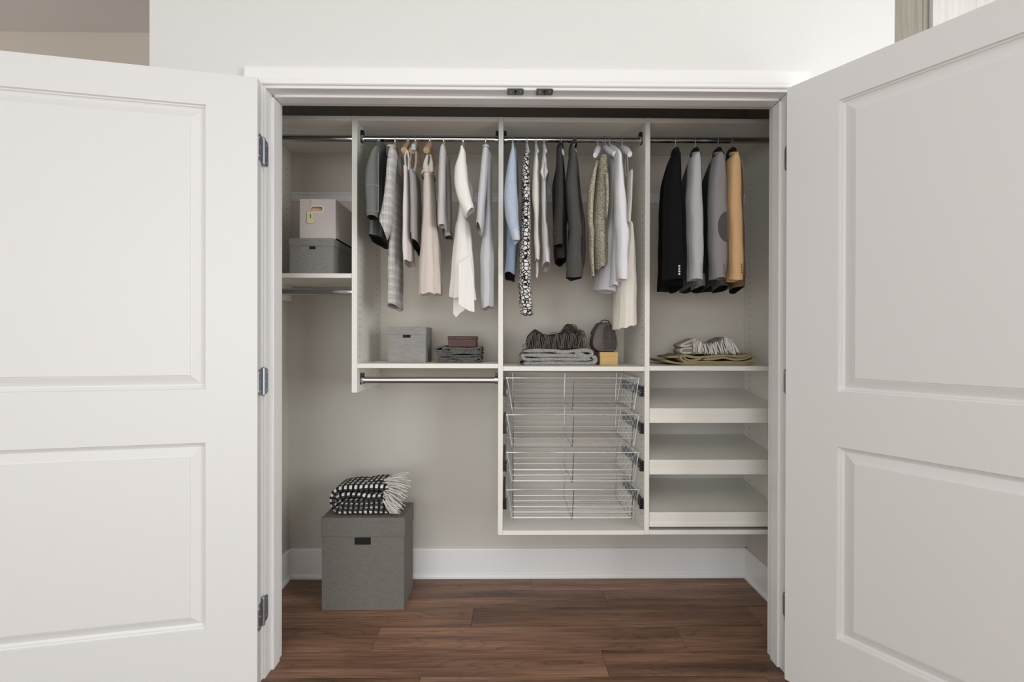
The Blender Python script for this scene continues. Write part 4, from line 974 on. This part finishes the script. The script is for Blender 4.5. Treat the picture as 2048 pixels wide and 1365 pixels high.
# ------------------------------------------------------------------ folded textiles
def smooth_path(P, n=6):
    P = [Vector((a, 0, b)) for a, b in P]; Q = [2*P[0]-P[1]]+P+[2*P[-1]-P[-2]]; out = []
    for i in range(1, len(Q)-2):
        a, b, c, d = Q[i-1:i+3]
        for k in range(n):
            u = k/n; out.append(.5*((2*b)+(c-a)*u+(2*a-5*b+4*c-d)*u*u+(3*b-a-3*c+d)*u**3))
    out.append(P[-1]); return out
def folded(name, path, t, y0, y1, m, parent, seed=1, wob=.0, endr=True, nseg=6, zmin=None):
    """a thick cloth layer whose fold path lies in x-z, running back from y0 to y1, edges rounded"""
    if zmin is None and parent: zmin = parent.location.z+.0004
    rd = random.Random(seed); P = smooth_path(path, nseg); mb = MB(); rings = []; UV = []; L = 0; na = 5
    tv = t if isinstance(t, (list, tuple)) else [t]
    for i, p in enumerate(P):
        if i: L += (P[i]-P[i-1]).length
        d = (P[min(i+1, len(P)-1)]-P[max(0, i-1)]).normalized(); nrm = Vector((-d.z, 0, d.x))
        u = i/(len(P)-1); tt = tv[min(int(u*len(tv)), len(tv)-1)]*(1+.12*math.sin(L*60+seed))
        if endr and (i < 3 or i > len(P)-4):
            q = min(i, len(P)-1-i); tt *= (.25, .7, .92)[q]
        yo = y0+wob*math.sin(L*23+seed)+wob*.5*math.sin(L*61+2*seed)
        R = []; uv = []; s = 0; last = None
        prof = [(-tt/2, y1)]
        for k in range(na+1):
            a = PI*k/na; prof.append((-tt/2*math.cos(a), yo+tt*.5*(1-math.sin(a))))
        prof.append((tt/2, y1))
        for off, y in prof:
            v = p+nrm*off; R.append((v.x, y, max(v.z, zmin)))
            if last is not None: s += math.hypot(off-last[0], y-last[1])
            last = (off, y); uv.append((L, s+.0))
        rings.append(R); UV += uv
    mb.rings(rings, True)
    return mb.build(name, m, parent, smooth=True, uv=UV)
def pxpath(pts, Y, ox=0, oy=0, s=1): return [at(ox+a/s, oy+b/s, Y) for a, b in pts]
KNIT = cloth('grey_marl_knit', srgb(158, 156, 153), weave=420, fleck=.3, wrinkle=.3)
DKNIT = cloth('dark_grey_marl_knit', srgb(98, 98, 95), weave=500, fleck=.5, wrinkle=.5)
OLIVE = cloth('olive_beige_wool', srgb(168, 154, 120), wrinkle=.3, fleck=.06)
NATUR = cloth('natural_cotton_throw', srgb(214, 208, 198), wrinkle=.4)
DFRI = mat('dark_brown_suede', srgb(92, 82, 75), .75, noise=((90, 90, 90), .35)); DBAG = mat('fringe_gap_shade_suede', srgb(38, 34, 33), .8)  # bag body very dark: shade between fringe strands painted into it
# grey blanket under the fringed bundle (third bay)
ox, oy, s = 1030, 630, 9.309
t = thing('folded_blanket', (atx(1116, 2.1), 2.1, zS2), label='thick light grey marl blanket folded in four on the third bay shelf', cat='blanket')
Yb = 2.03
def bp(pts): return pxpath(pts, Yb, ox, oy, s)
folded('blanket', bp([(150, 910), (400, 915), (800, 905), (1200, 912), (1440, 905), (1500, 860), (1490, 800), (1440, 795)]), .0200, Yb, 2.24, KNIT, t, 1, .002)
folded('blanket', bp([(1430, 835), (1150, 835), (800, 830), (500, 835), (230, 835), (150, 800), (145, 760), (220, 755)]), .0150, Yb+.001, 2.23, KNIT, t, 2, .002)
folded('blanket', bp([(170, 750), (400, 755), (700, 760), (1000, 760), (1200, 775), (1330, 805), (1400, 810)]), .0185, Yb, 2.23, KNIT, t, 3, .002)
folded('blanket', bp([(160, 680), (400, 670), (700, 672), (900, 695), (1150, 672), (1350, 665), (1430, 700), (1435, 750), (1350, 770), (1200, 730), (1120, 710)]), .0175, Yb+.002, 2.23, KNIT, t, 4, .002)
MB().box(*sorted((at(1041, 727, Yb)[0], at(1045, 727, Yb)[0])), Yb-.0005, Yb+.06, at(1041, 727.5, Yb)[1], at(1041, 723.5, Yb)[1]).build('care_label', C_BLK, t)
# dark fringed leather bundle on it
zt = at(1116, 697.5, 2.05)[1]
t = thing('fringed_bag', (atx(1110, 2.1), 2.1, zt), label='dark brown fringed leather bag lying on the grey blanket', cat='bag')
Yb = 2.05
prof = [(212, 625), (208, 480), (225, 395), (300, 310), (372, 255), (420, 280), (500, 350), (650, 365), (800, 340), (940, 300), (985, 180), (1020, 150), (1090, 165), (1170, 240), (1215, 255), (1280, 300), (1300, 380), (1305, 500), (1300, 625)]
poly = bp(prof); cxm = sum(p[0] for p in poly)/len(poly); czm = zt+.02
R = []
for k_, yy in ((.80, Yb+.010), (.93, Yb+.014), (.97, Yb+.04), (.97, Yb+.11), (.8, Yb+.14)):
    R.append([(cxm+(x-cxm)*k_, yy, max(zt+.001, czm+(z-czm)*k_)) for x, z in poly])
MB().rings(R, True).build('body', DBAG, t, smooth=True)
rd = random.Random(5)
for k in range(44):
    u = (k+.5)/44; xa = 215+u*1085+rd.uniform(-8, 8)
    top = np.interp(xa, [p[0] for p in prof[2:-2]], [p[1] for p in prof[2:-2]])+rd.uniform(15, 60)
    top = max(top, 330+rd.uniform(0, 60))
    P_ = []
    for j in range(6):
        q = j/5; X_, Z_ = at(ox+(xa+18*math.sin(q*3+k)+q*14*rd.uniform(-1, 1))/s, oy+(top+(622-top)*q)/s, Yb)
        P_.append((X_, Yb+.001-.006*math.sin(q*PI)-rd.uniform(0, .004), Z_))
    w_ = rd.uniform(.0018, .0030)
    MB().tube(P_, w_, 5, rr=[w_*1.4, w_*1.3, w_, w_, w_, w_*1.2]).build('fringe', DFRI, t, smooth=True)
for pts in ([(130, 600), (200, 530), (290, 455), (350, 330)], [(830, 310), (900, 270), (960, 245), (1000, 200)], [(1200, 260), (1290, 330), (1330, 450), (1325, 620)], [(640, 360), (700, 335), (780, 325)], [(340, 330), (420, 300), (500, 350)], [(900, 230), (930, 205), (955, 235), (920, 260), (905, 235)], [(940, 300), (935, 330), (960, 320), (985, 300)]):
    P_ = [(x, Yb-.004-.001*i, z) for i, (x, z) in enumerate(bp(pts))]
    MB().tube(P_, .0016, 6).build('cord', DFRI, t, smooth=True)
for (cx, cy, r0) in ((1060, 235, 95), (1215, 330, 80)):       # rolled strap coils
    for q in range(5):
        P_ = []
        for a in range(9):
            an = math.radians(200-a*25); X_, Z_ = at(ox+(cx+q*14+(r0-q*4)*math.cos(an))/s, oy+(cy+q*26+30-(r0)*math.sin(an)*.9)/s, Yb)
            P_.append((X_, Yb-.006+q*.001-.004*math.sin(an), Z_))
        MB().tube(P_, 1, 6, rr=[(.0028, .0016)]*9).build('strap_coil', DFRI, t, smooth=True)
# small tan box and brown bag
Y0 = 2.045
x0, x1 = atx(1200.5, Y0), atx(1236, Y0); z1 = at(1220, 704.5, Y0)[1]
TANB = mat('tan_card', srgb(206, 174, 116), .7, noise=((200, 200, 200), .06)); 
t = lid_box('gift_box', x0, x1, Y0, 2.155, zS2+.0003, z1, .020, .0015, TANB, 'small tan cardboard box under the dark brown bag', 'box')
Y1_ = 2.075
DKB = mat('very_dark_brown', srgb(46, 32, 26), .6)
t = thing('tan_box_side', (atx(1194, Y1_), Y1_, zS2), label='very dark left side of the tan box, added as its own block', cat='box')
MB().box(atx(1189, Y1_), atx(1199.5, Y1_), Y1_, 2.15, zS2+.0003, z1-.001).build('body', DKB, t, bevel=.001)  # block standing in for the tan box's dark left side
MB().box(atx(1188.5, Y1_), atx(1199.6, Y1_), Y1_-.001, 2.151, z1-.012, z1-.0006).build('lid', DKB, t, bevel=.001)
LEATH = mat('brown_grey_leather', srgb(92, 82, 76), .5, noise=((60, 60, 60), .15), bump=((150, 150, 150), .3, .001)); LEATHD = mat('dark_leather', srgb(52, 47, 45), .5); PIPE = mat('worn_leather_piping', srgb(118, 108, 100), .5)
t = thing('handbag', (atx(1213, 2.09), 2.09, z1), label='dark brown leather handbag standing on the tan box', cat='bag')
Yg = 2.05
out = [(1560, 690), (1480, 640), (1440, 560), (1450, 440), (1500, 300), (1560, 190), (1640, 140), (1760, 140), (1840, 190), (1880, 300), (1915, 430), (1925, 560), (1900, 650), (1850, 690)]
poly = bp_ = [at(ox+a/s, oy+b/s, Yg) for a, b in out]
cxm = sum(p[0] for p in poly)/len(poly); zb_ = z1+.0004; czm = sum(p[1] for p in poly)/len(poly)
R = []
for k_, yy in ((.78, Yg), (.95, Yg+.004), (1, Yg+.016), (1, Yg+.075), (.93, Yg+.09)):
    R.append([(cxm+(x-cxm)*k_, yy, max(zb_, czm+(z-czm)*k_)) for x, z in poly])
body = MB().rings(R, True).build('body', LEATH, t, smooth=True)
q = [at(ox+a/s, oy+b/s, Yg) for a, b in ((1650, 640), (1630, 420), (1645, 240), (1700, 185), (1800, 185), (1850, 240), (1880, 420), (1885, 640))]
MB().prism(q, Yg-.003, Yg+.004, 'y').build('front_pocket', LEATHD, body, bevel=.002, seg=2)
MB().tube([(x, Yg-.004, z) for x, z in q], .0011, 6).build('piping', PIPE, body, smooth=True)
MB().tube([(x, Yg-.004, z) for x, z in (at(ox+a/s, oy+b/s, Yg) for a, b in ((1745, 185), (1755, 350), (1765, 490)))], .001, 6).build('seam', PIPE, body)
MB().tube([(x, Yg-.004, z) for x, z in (at(ox+a/s, oy+b/s, Yg) for a, b in ((1650, 492), (1765, 500), (1880, 492)))], .0008, 6).build('seam', PIPE, body)
MB().tube([(x, Yg+.004, z) for x, z in (at(ox+a/s, oy+b/s, Yg) for a, b in ((1570, 180), (1540, 420), (1590, 680)))], .001, 6).build('piping', PIPE, body)
MB().tube([(x, Yg+.03+.01*i, z) for i, (x, z) in enumerate(at(ox+a/s, oy+b/s, Yg+.03) for a, b in ((1590, 165), (1620, 110), (1690, 92), (1760, 105), (1800, 150)))], .0022, 8).build('handle', LEATHD, t, smooth=True)
q = [at(ox+a/s, oy+b/s, Yg+.05) for a, b in ((1600, 140), (1520, 160), (1460, 250), (1410, 345), (1440, 380), (1405, 490), (1440, 520), (1500, 520), (1600, 400))]
MB().prism(q, Yg+.045, Yg+.07, 'y').build('side_flap', LEATHD, t, bevel=.003, seg=2)
# dark knit stack and striped box (second bay)
ox2, oy2, s2 = 860, 660, 17.067; Yb = 2.02
def kp(pts): return pxpath(pts, Yb, ox2, oy2, s2)
t = thing('folded_sweater', (atx(918, 2.1), 2.1, zS1), label='dark grey marl sweater folded in thin layers under the striped box', cat='sweater')
folded('sweater_layer', kp([(230, 1095), (600, 1105), (1100, 1105), (1600, 1085), (1730, 1020), (1690, 960)]), .0100, Yb, 2.17, DKNIT, t, 5, .002)
folded('sweater_layer', kp([(230, 1040), (600, 1050), (1000, 1040), (1300, 1050), (1560, 1010), (1700, 920), (1690, 850)]), .0090, Yb, 2.17, DKNIT, t, 6, .002)
folded('sweater_layer', kp([(240, 975), (600, 980), (800, 960), (1200, 985), (1500, 960), (1640, 890), (1600, 870)]), .0088, Yb+.002, 2.17, DKNIT, t, 7, .002)
folded('sweater_layer', kp([(250, 905), (600, 890), (1000, 900), (1350, 900), (1600, 850)]), .0088, Yb, 2.17, DKNIT, t, 8, .002)
folded('sweater_layer', kp([(220, 820), (300, 835), (600, 825), (1000, 785), (1400, 790), (1700, 800), (1760, 860)]), .0095, Yb, 2.17, DKNIT, t, 9, .002)
folded('sweater_layer', kp([(240, 770), (350, 780), (700, 740), (1100, 730), (1500, 735), (1720, 720), (1770, 740)]), .0088, Yb+.001, 2.17, DKNIT, t, 10, .002)
folded('sweater_layer', kp([(600, 690), (280, 725), (180, 690), (190, 640), (330, 590), (450, 580), (620, 630), (1000, 640), (1500, 640), (1700, 620), (1750, 680)]), .0090, Yb, 2.17, DKNIT, t, 11, .002)
folded('sweater_layer', kp([(650, 690), (1000, 690), (1400, 695), (1650, 690)]), .0080, Yb+.002, 2.17, DKNIT, t, 12, .002)
def striped(name, horiz):
    m = mat(name, srgb(62, 30, 27), .5); N, L = nodes(m); b = N['Principled BSDF']; tc = N.new('ShaderNodeTexCoord')
    n = N.new('ShaderNodeTexWave'); n.wave_type = 'BANDS'; n.bands_direction = 'Z' if horiz else 'X'
    n.inputs['Scale'].default_value = 36 if horiz else 42; n.inputs['Distortion'].default_value = 0 if horiz else 1.2; L(tc.outputs['Object'], n.inputs['Vector'])
    r = N.new('ShaderNodeValToRGB'); r.color_ramp.interpolation = 'CONSTANT'
    r.color_ramp.elements[0].color = (*srgb(30, 15, 14), 1); r.color_ramp.elements[1].position = .35; r.color_ramp.elements[1].color = (*srgb(66, 23, 21), 1)
    e = r.color_ramp.elements.new(.70); e.color = (*srgb(46, 24, 22), 1); e = r.color_ramp.elements.new(.90); e.color = (*srgb(128, 76, 62), 1)
    e = r.color_ramp.elements.new(.50); e.color = (*srgb(30, 18, 16), 1); e = r.color_ramp.elements.new(.545); e.color = (*srgb(150, 92, 74), 1); e = r.color_ramp.elements.new(.575); e.color = (*srgb(58, 22, 22), 1)
    L(n.outputs[0], r.inputs[0]); L(r.outputs[0], b.inputs['Base Color']); return m
Ys = 2.045
x0, x1 = atx(896.5, Ys), atx(952.5, Ys); z0 = at(920, 694.6, Ys)[1]; z1 = at(920, 673, Ys)[1]
t = thing('striped_box', ((x0+x1)/2, 2.09, z0), label='small dark red and black striped lidded box on the folded sweater', cat='box')
MB().box(x0, x1, Ys, 2.14, z0, z1-.002).build('body', striped('dark_red_stripes', True), t, bevel=.002)
MB().box(x0-.0025, x1+.0025, Ys-.0025, 2.1425, z1-.0145, z1).build('lid', striped('dark_red_upright_stripes', False), t, bevel=.002)
# olive blanket and natural fringed throw (right bay)
ox3, oy3, s3 = 1310, 650, 9.309; Yb = 2.02
def op(pts, Y=2.02): return pxpath(pts, Y, ox3, oy3, s3)
t = thing('folded_blanket', (atx(1420, 2.1), 2.1, zS3), label='flat olive beige wool blanket on the right bay shelf', cat='blanket')
folded('blanket', op([(180, 670), (350, 705), (500, 725), (800, 735), (1200, 738), (1600, 735), (1850, 725)]), .0095, Yb, 2.24, OLIVE, t, 13, .001)
folded('blanket', op([(520, 675), (620, 700), (900, 695), (1300, 700), (1700, 695), (1840, 655), (1850, 600), (1800, 580), (1700, 630), (1500, 650), (1300, 615), (1100, 640), (900, 650)]), .0100, Yb, 2.23, OLIVE, t, 14, .001)
folded('blanket', op([(600, 690), (520, 660), (490, 600), (560, 575), (640, 590), (800, 610), (1000, 600), (1300, 575), (1500, 590), (1650, 590), (1810, 540)]), .0105, Yb, 2.23, OLIVE, t, 15, .001)
folded('blanket', op([(540, 590), (600, 650), (700, 665), (800, 650), (880, 620)]), .0095, Yb+.002, 2.2, OLIVE, t, 16, .001)
folded('blanket', op([(235, 605), (320, 600), (420, 600), (520, 595)], 2.05), .010, 2.05, 2.2, OLIVE, t, 17, .001)
ttop = at(1420, 710.5, 2.05)[1]
t = thing('fringed_throw', (atx(1420, 2.1), 2.1, ttop), label='natural cotton throw with a knotted white fringe on the olive blanket', cat='throw')
Yt = 2.06
prof = [(480, 560), (470, 480), (500, 430), (480, 370), (600, 320), (740, 255), (780, 300), (870, 330), (950, 350), (1090, 330), (1180, 320), (1290, 230), (1340, 215), (1420, 260), (1480, 340), (1510, 460), (1480, 550)]
poly = op(prof, Yt); cxm = sum(p[0] for p in poly)/len(poly); czm = ttop+.015; R = []
for k_, yy in ((.80, Yt+.004), (.93, Yt+.008), (.96, Yt+.03), (.96, Yt+.1), (.8, Yt+.13)):
    R.append([(cxm+(x-cxm)*k_, yy, max(ttop+.0006, czm+(z-czm)*k_)) for x, z in poly])
MB().rings(R, True).build('body', cloth('shaded_cotton_core', srgb(150, 145, 136)), t, smooth=True)  # core darkened to paint shade into the gaps of the fringe
folded('throw_layer', op([(700, 370), (540, 400), (490, 385), (600, 330), (745, 270), (740, 300)], Yt), .008, Yt-.004, 2.15, NATUR, t, 18)
folded('throw_layer', op([(690, 520), (540, 525), (485, 490), (520, 450), (620, 440), (700, 440)], Yt), .008, Yt-.003, 2.15, NATUR, t, 19)
FRI = cloth('white_cotton_fringe', srgb(232, 228, 221))
rd = random.Random(8)
for k in range(52):
    u = (k+.5)/52; xa = 700+u*800+rd.uniform(-10, 10)
    top = np.interp(xa, [p[0] for p in prof[5:-1]], [p[1] for p in prof[5:-1]])+rd.uniform(-15, 50)
    ln = rd.uniform(.7, 1.0); sl = 20+110*u; P_ = []
    for j in range(5):
        q = j/4; X_, Z_ = at(ox3+(xa-20+sl*q**1.3*.5+8*math.sin(4*q+k))/s3, oy3+(top+(560-top)*q*ln)/s3, Yt)
        P_.append((X_, Yt-.008-.007*math.sin(q*2.2)-rd.uniform(0, .006), max(Z_, ttop+.001)))
    w_ = rd.uniform(.0013, .0019); MB().tube(P_, w_, 5).build('fringe', FRI, t, smooth=True)
# checked throw on the floor box
def gingham():
    m = bpy.data.materials.new('black_white_check'); m.use_nodes = True; N, L = nodes(m); b = N['Principled BSDF']; b.inputs['Roughness'].default_value = .9
    uv = N.new('ShaderNodeUVMap'); uv.uv_map = 'uv'; sx = N.new('ShaderNodeSeparateXYZ'); L(uv.outputs[0], sx.inputs[0]); o = []
    for k, per, off, w in ((0, .0225, 0, .48), (1, .033, .010, .46)):
        a = N.new('ShaderNodeMath'); a.operation = 'ADD'; a.inputs[1].default_value = off; L(sx.outputs[k], a.inputs[0])
        mu = N.new('ShaderNodeMath'); mu.operation = 'MULTIPLY'; mu.inputs[1].default_value = 1/per; L(a.outputs[0], mu.inputs[0])
        fr = N.new('ShaderNodeMath'); fr.operation = 'FRACT'; L(mu.outputs[0], fr.inputs[0])
        lt = N.new('ShaderNodeMath'); lt.operation = 'LESS_THAN'; lt.inputs[1].default_value = w; L(fr.outputs[0], lt.inputs[0]); o.append(lt.outputs[0])
    m1 = N.new('ShaderNodeMix'); m1.data_type = 'RGBA'; m1.inputs[6].default_value = (*srgb(70, 68, 68), 1); m1.inputs[7].default_value = (*srgb(18, 17, 18), 1); L(o[0], m1.inputs[0])
    m2 = N.new('ShaderNodeMix'); m2.data_type = 'RGBA'; m2.inputs[6].default_value = (*srgb(226, 224, 219), 1); m2.inputs[7].default_value = (*srgb(18, 17, 18), 1); L(o[0], m2.inputs[0])
    m3 = N.new('ShaderNodeMix'); m3.data_type = 'RGBA'; L(m2.outputs[2], m3.inputs[6]); L(m1.outputs[2], m3.inputs[7]); L(o[1], m3.inputs[0])
    L(m3.outputs[2], b.inputs['Base Color']); return m
GING = gingham()
ox4, oy4, s4 = 640, 940, 10.24; Yc = 2.02
def cp(pts, Y=2.02): return pxpath(pts, Y, ox4, oy4, s4)
zf = BIGTOP; dz = zf-at(700, 1031.5, Yc)[1]+.0005
t = thing('checked_throw', (atx(735, 2.1), 2.1, zf), label='black and white checked throw rolled up on the tall floor box', cat='throw')
sh = lambda P: [(x, z+dz*0) for x, z in P]
folded('throw_layer', cp([(1430, 860), (1200, 855), (900, 855), (600, 858), (380, 860), (275, 800), (235, 680), (260, 530), (370, 425), (600, 390), (900, 385), (1200, 380), (1400, 400)]), .0265, Yc, 2.15, GING, t, 21, .001)
folded('throw_layer', cp([(1440, 760), (1300, 745), (1000, 760), (700, 770), (450, 760), (350, 690), (360, 590), (500, 545), (800, 545), (1000, 580), (1400, 575)]), .0225, Yc+.002, 2.15, GING, t, 22, .001)
folded('throw_layer', cp([(430, 660), (700, 665), (1000, 668), (1380, 660)]), .013, Yc+.006, 2.15, GING, t, 23, .001)
folded('throw_layer', cp([(480, 360), (800, 300), (1100, 255), (1400, 225)], 2.08), .016, 2.07, 2.16, GING, t, 24, .001)
folded('throw_layer', cp([(500, 470), (900, 465), (1400, 470)], 2.08), .03, 2.045, 2.15, GING, t, 25, .001)
rd = random.Random(3)
FR2 = cloth('white_wool_fringe', srgb(216, 213, 206))
for k in range(110):
    u = rd.random(); v = rd.random()
    sx_, sy_ = 1290+130*rd.random(), 190+470*u**1.2
    ang = math.radians(-8+u*70+rd.uniform(-14, 14)); ln = 270+230*rd.random()*(1-.2*u)
    ex, ey = sx_+ln*math.cos(ang), sy_+ln*math.sin(ang)
    ey = min(ey, 905-rd.uniform(0, 15)); ex = min(ex, 1860-max(0, ey-640)*.9)
    Yq = 2.01+.10*(1-u)*rd.random(); P_ = []
    for j in range(5):
        q = j/4; X_, Z_ = at(ox4+(sx_+(ex-sx_)*q+10*math.sin(5*q+k))/s4, oy4+(sy_+(ey-sy_)*q-45*math.sin(PI*q)*(1-u))/s4, Yq)
        P_.append((X_, Yq-.012*math.sin(PI*q)*rd.random(), max(Z_, zf+.002)))
    w_ = rd.uniform(.0013, .0021); MB().tube(P_, w_, 5).build('fringe', FR2, t, smooth=True)
for o in list(bpy.data.objects):
    if o.type == 'MESH' and o.data.polygons and o.data.polygons[0].use_smooth and not o.data.uv_layers:
        o.data.set_sharp_from_angle(angle=math.radians(50))
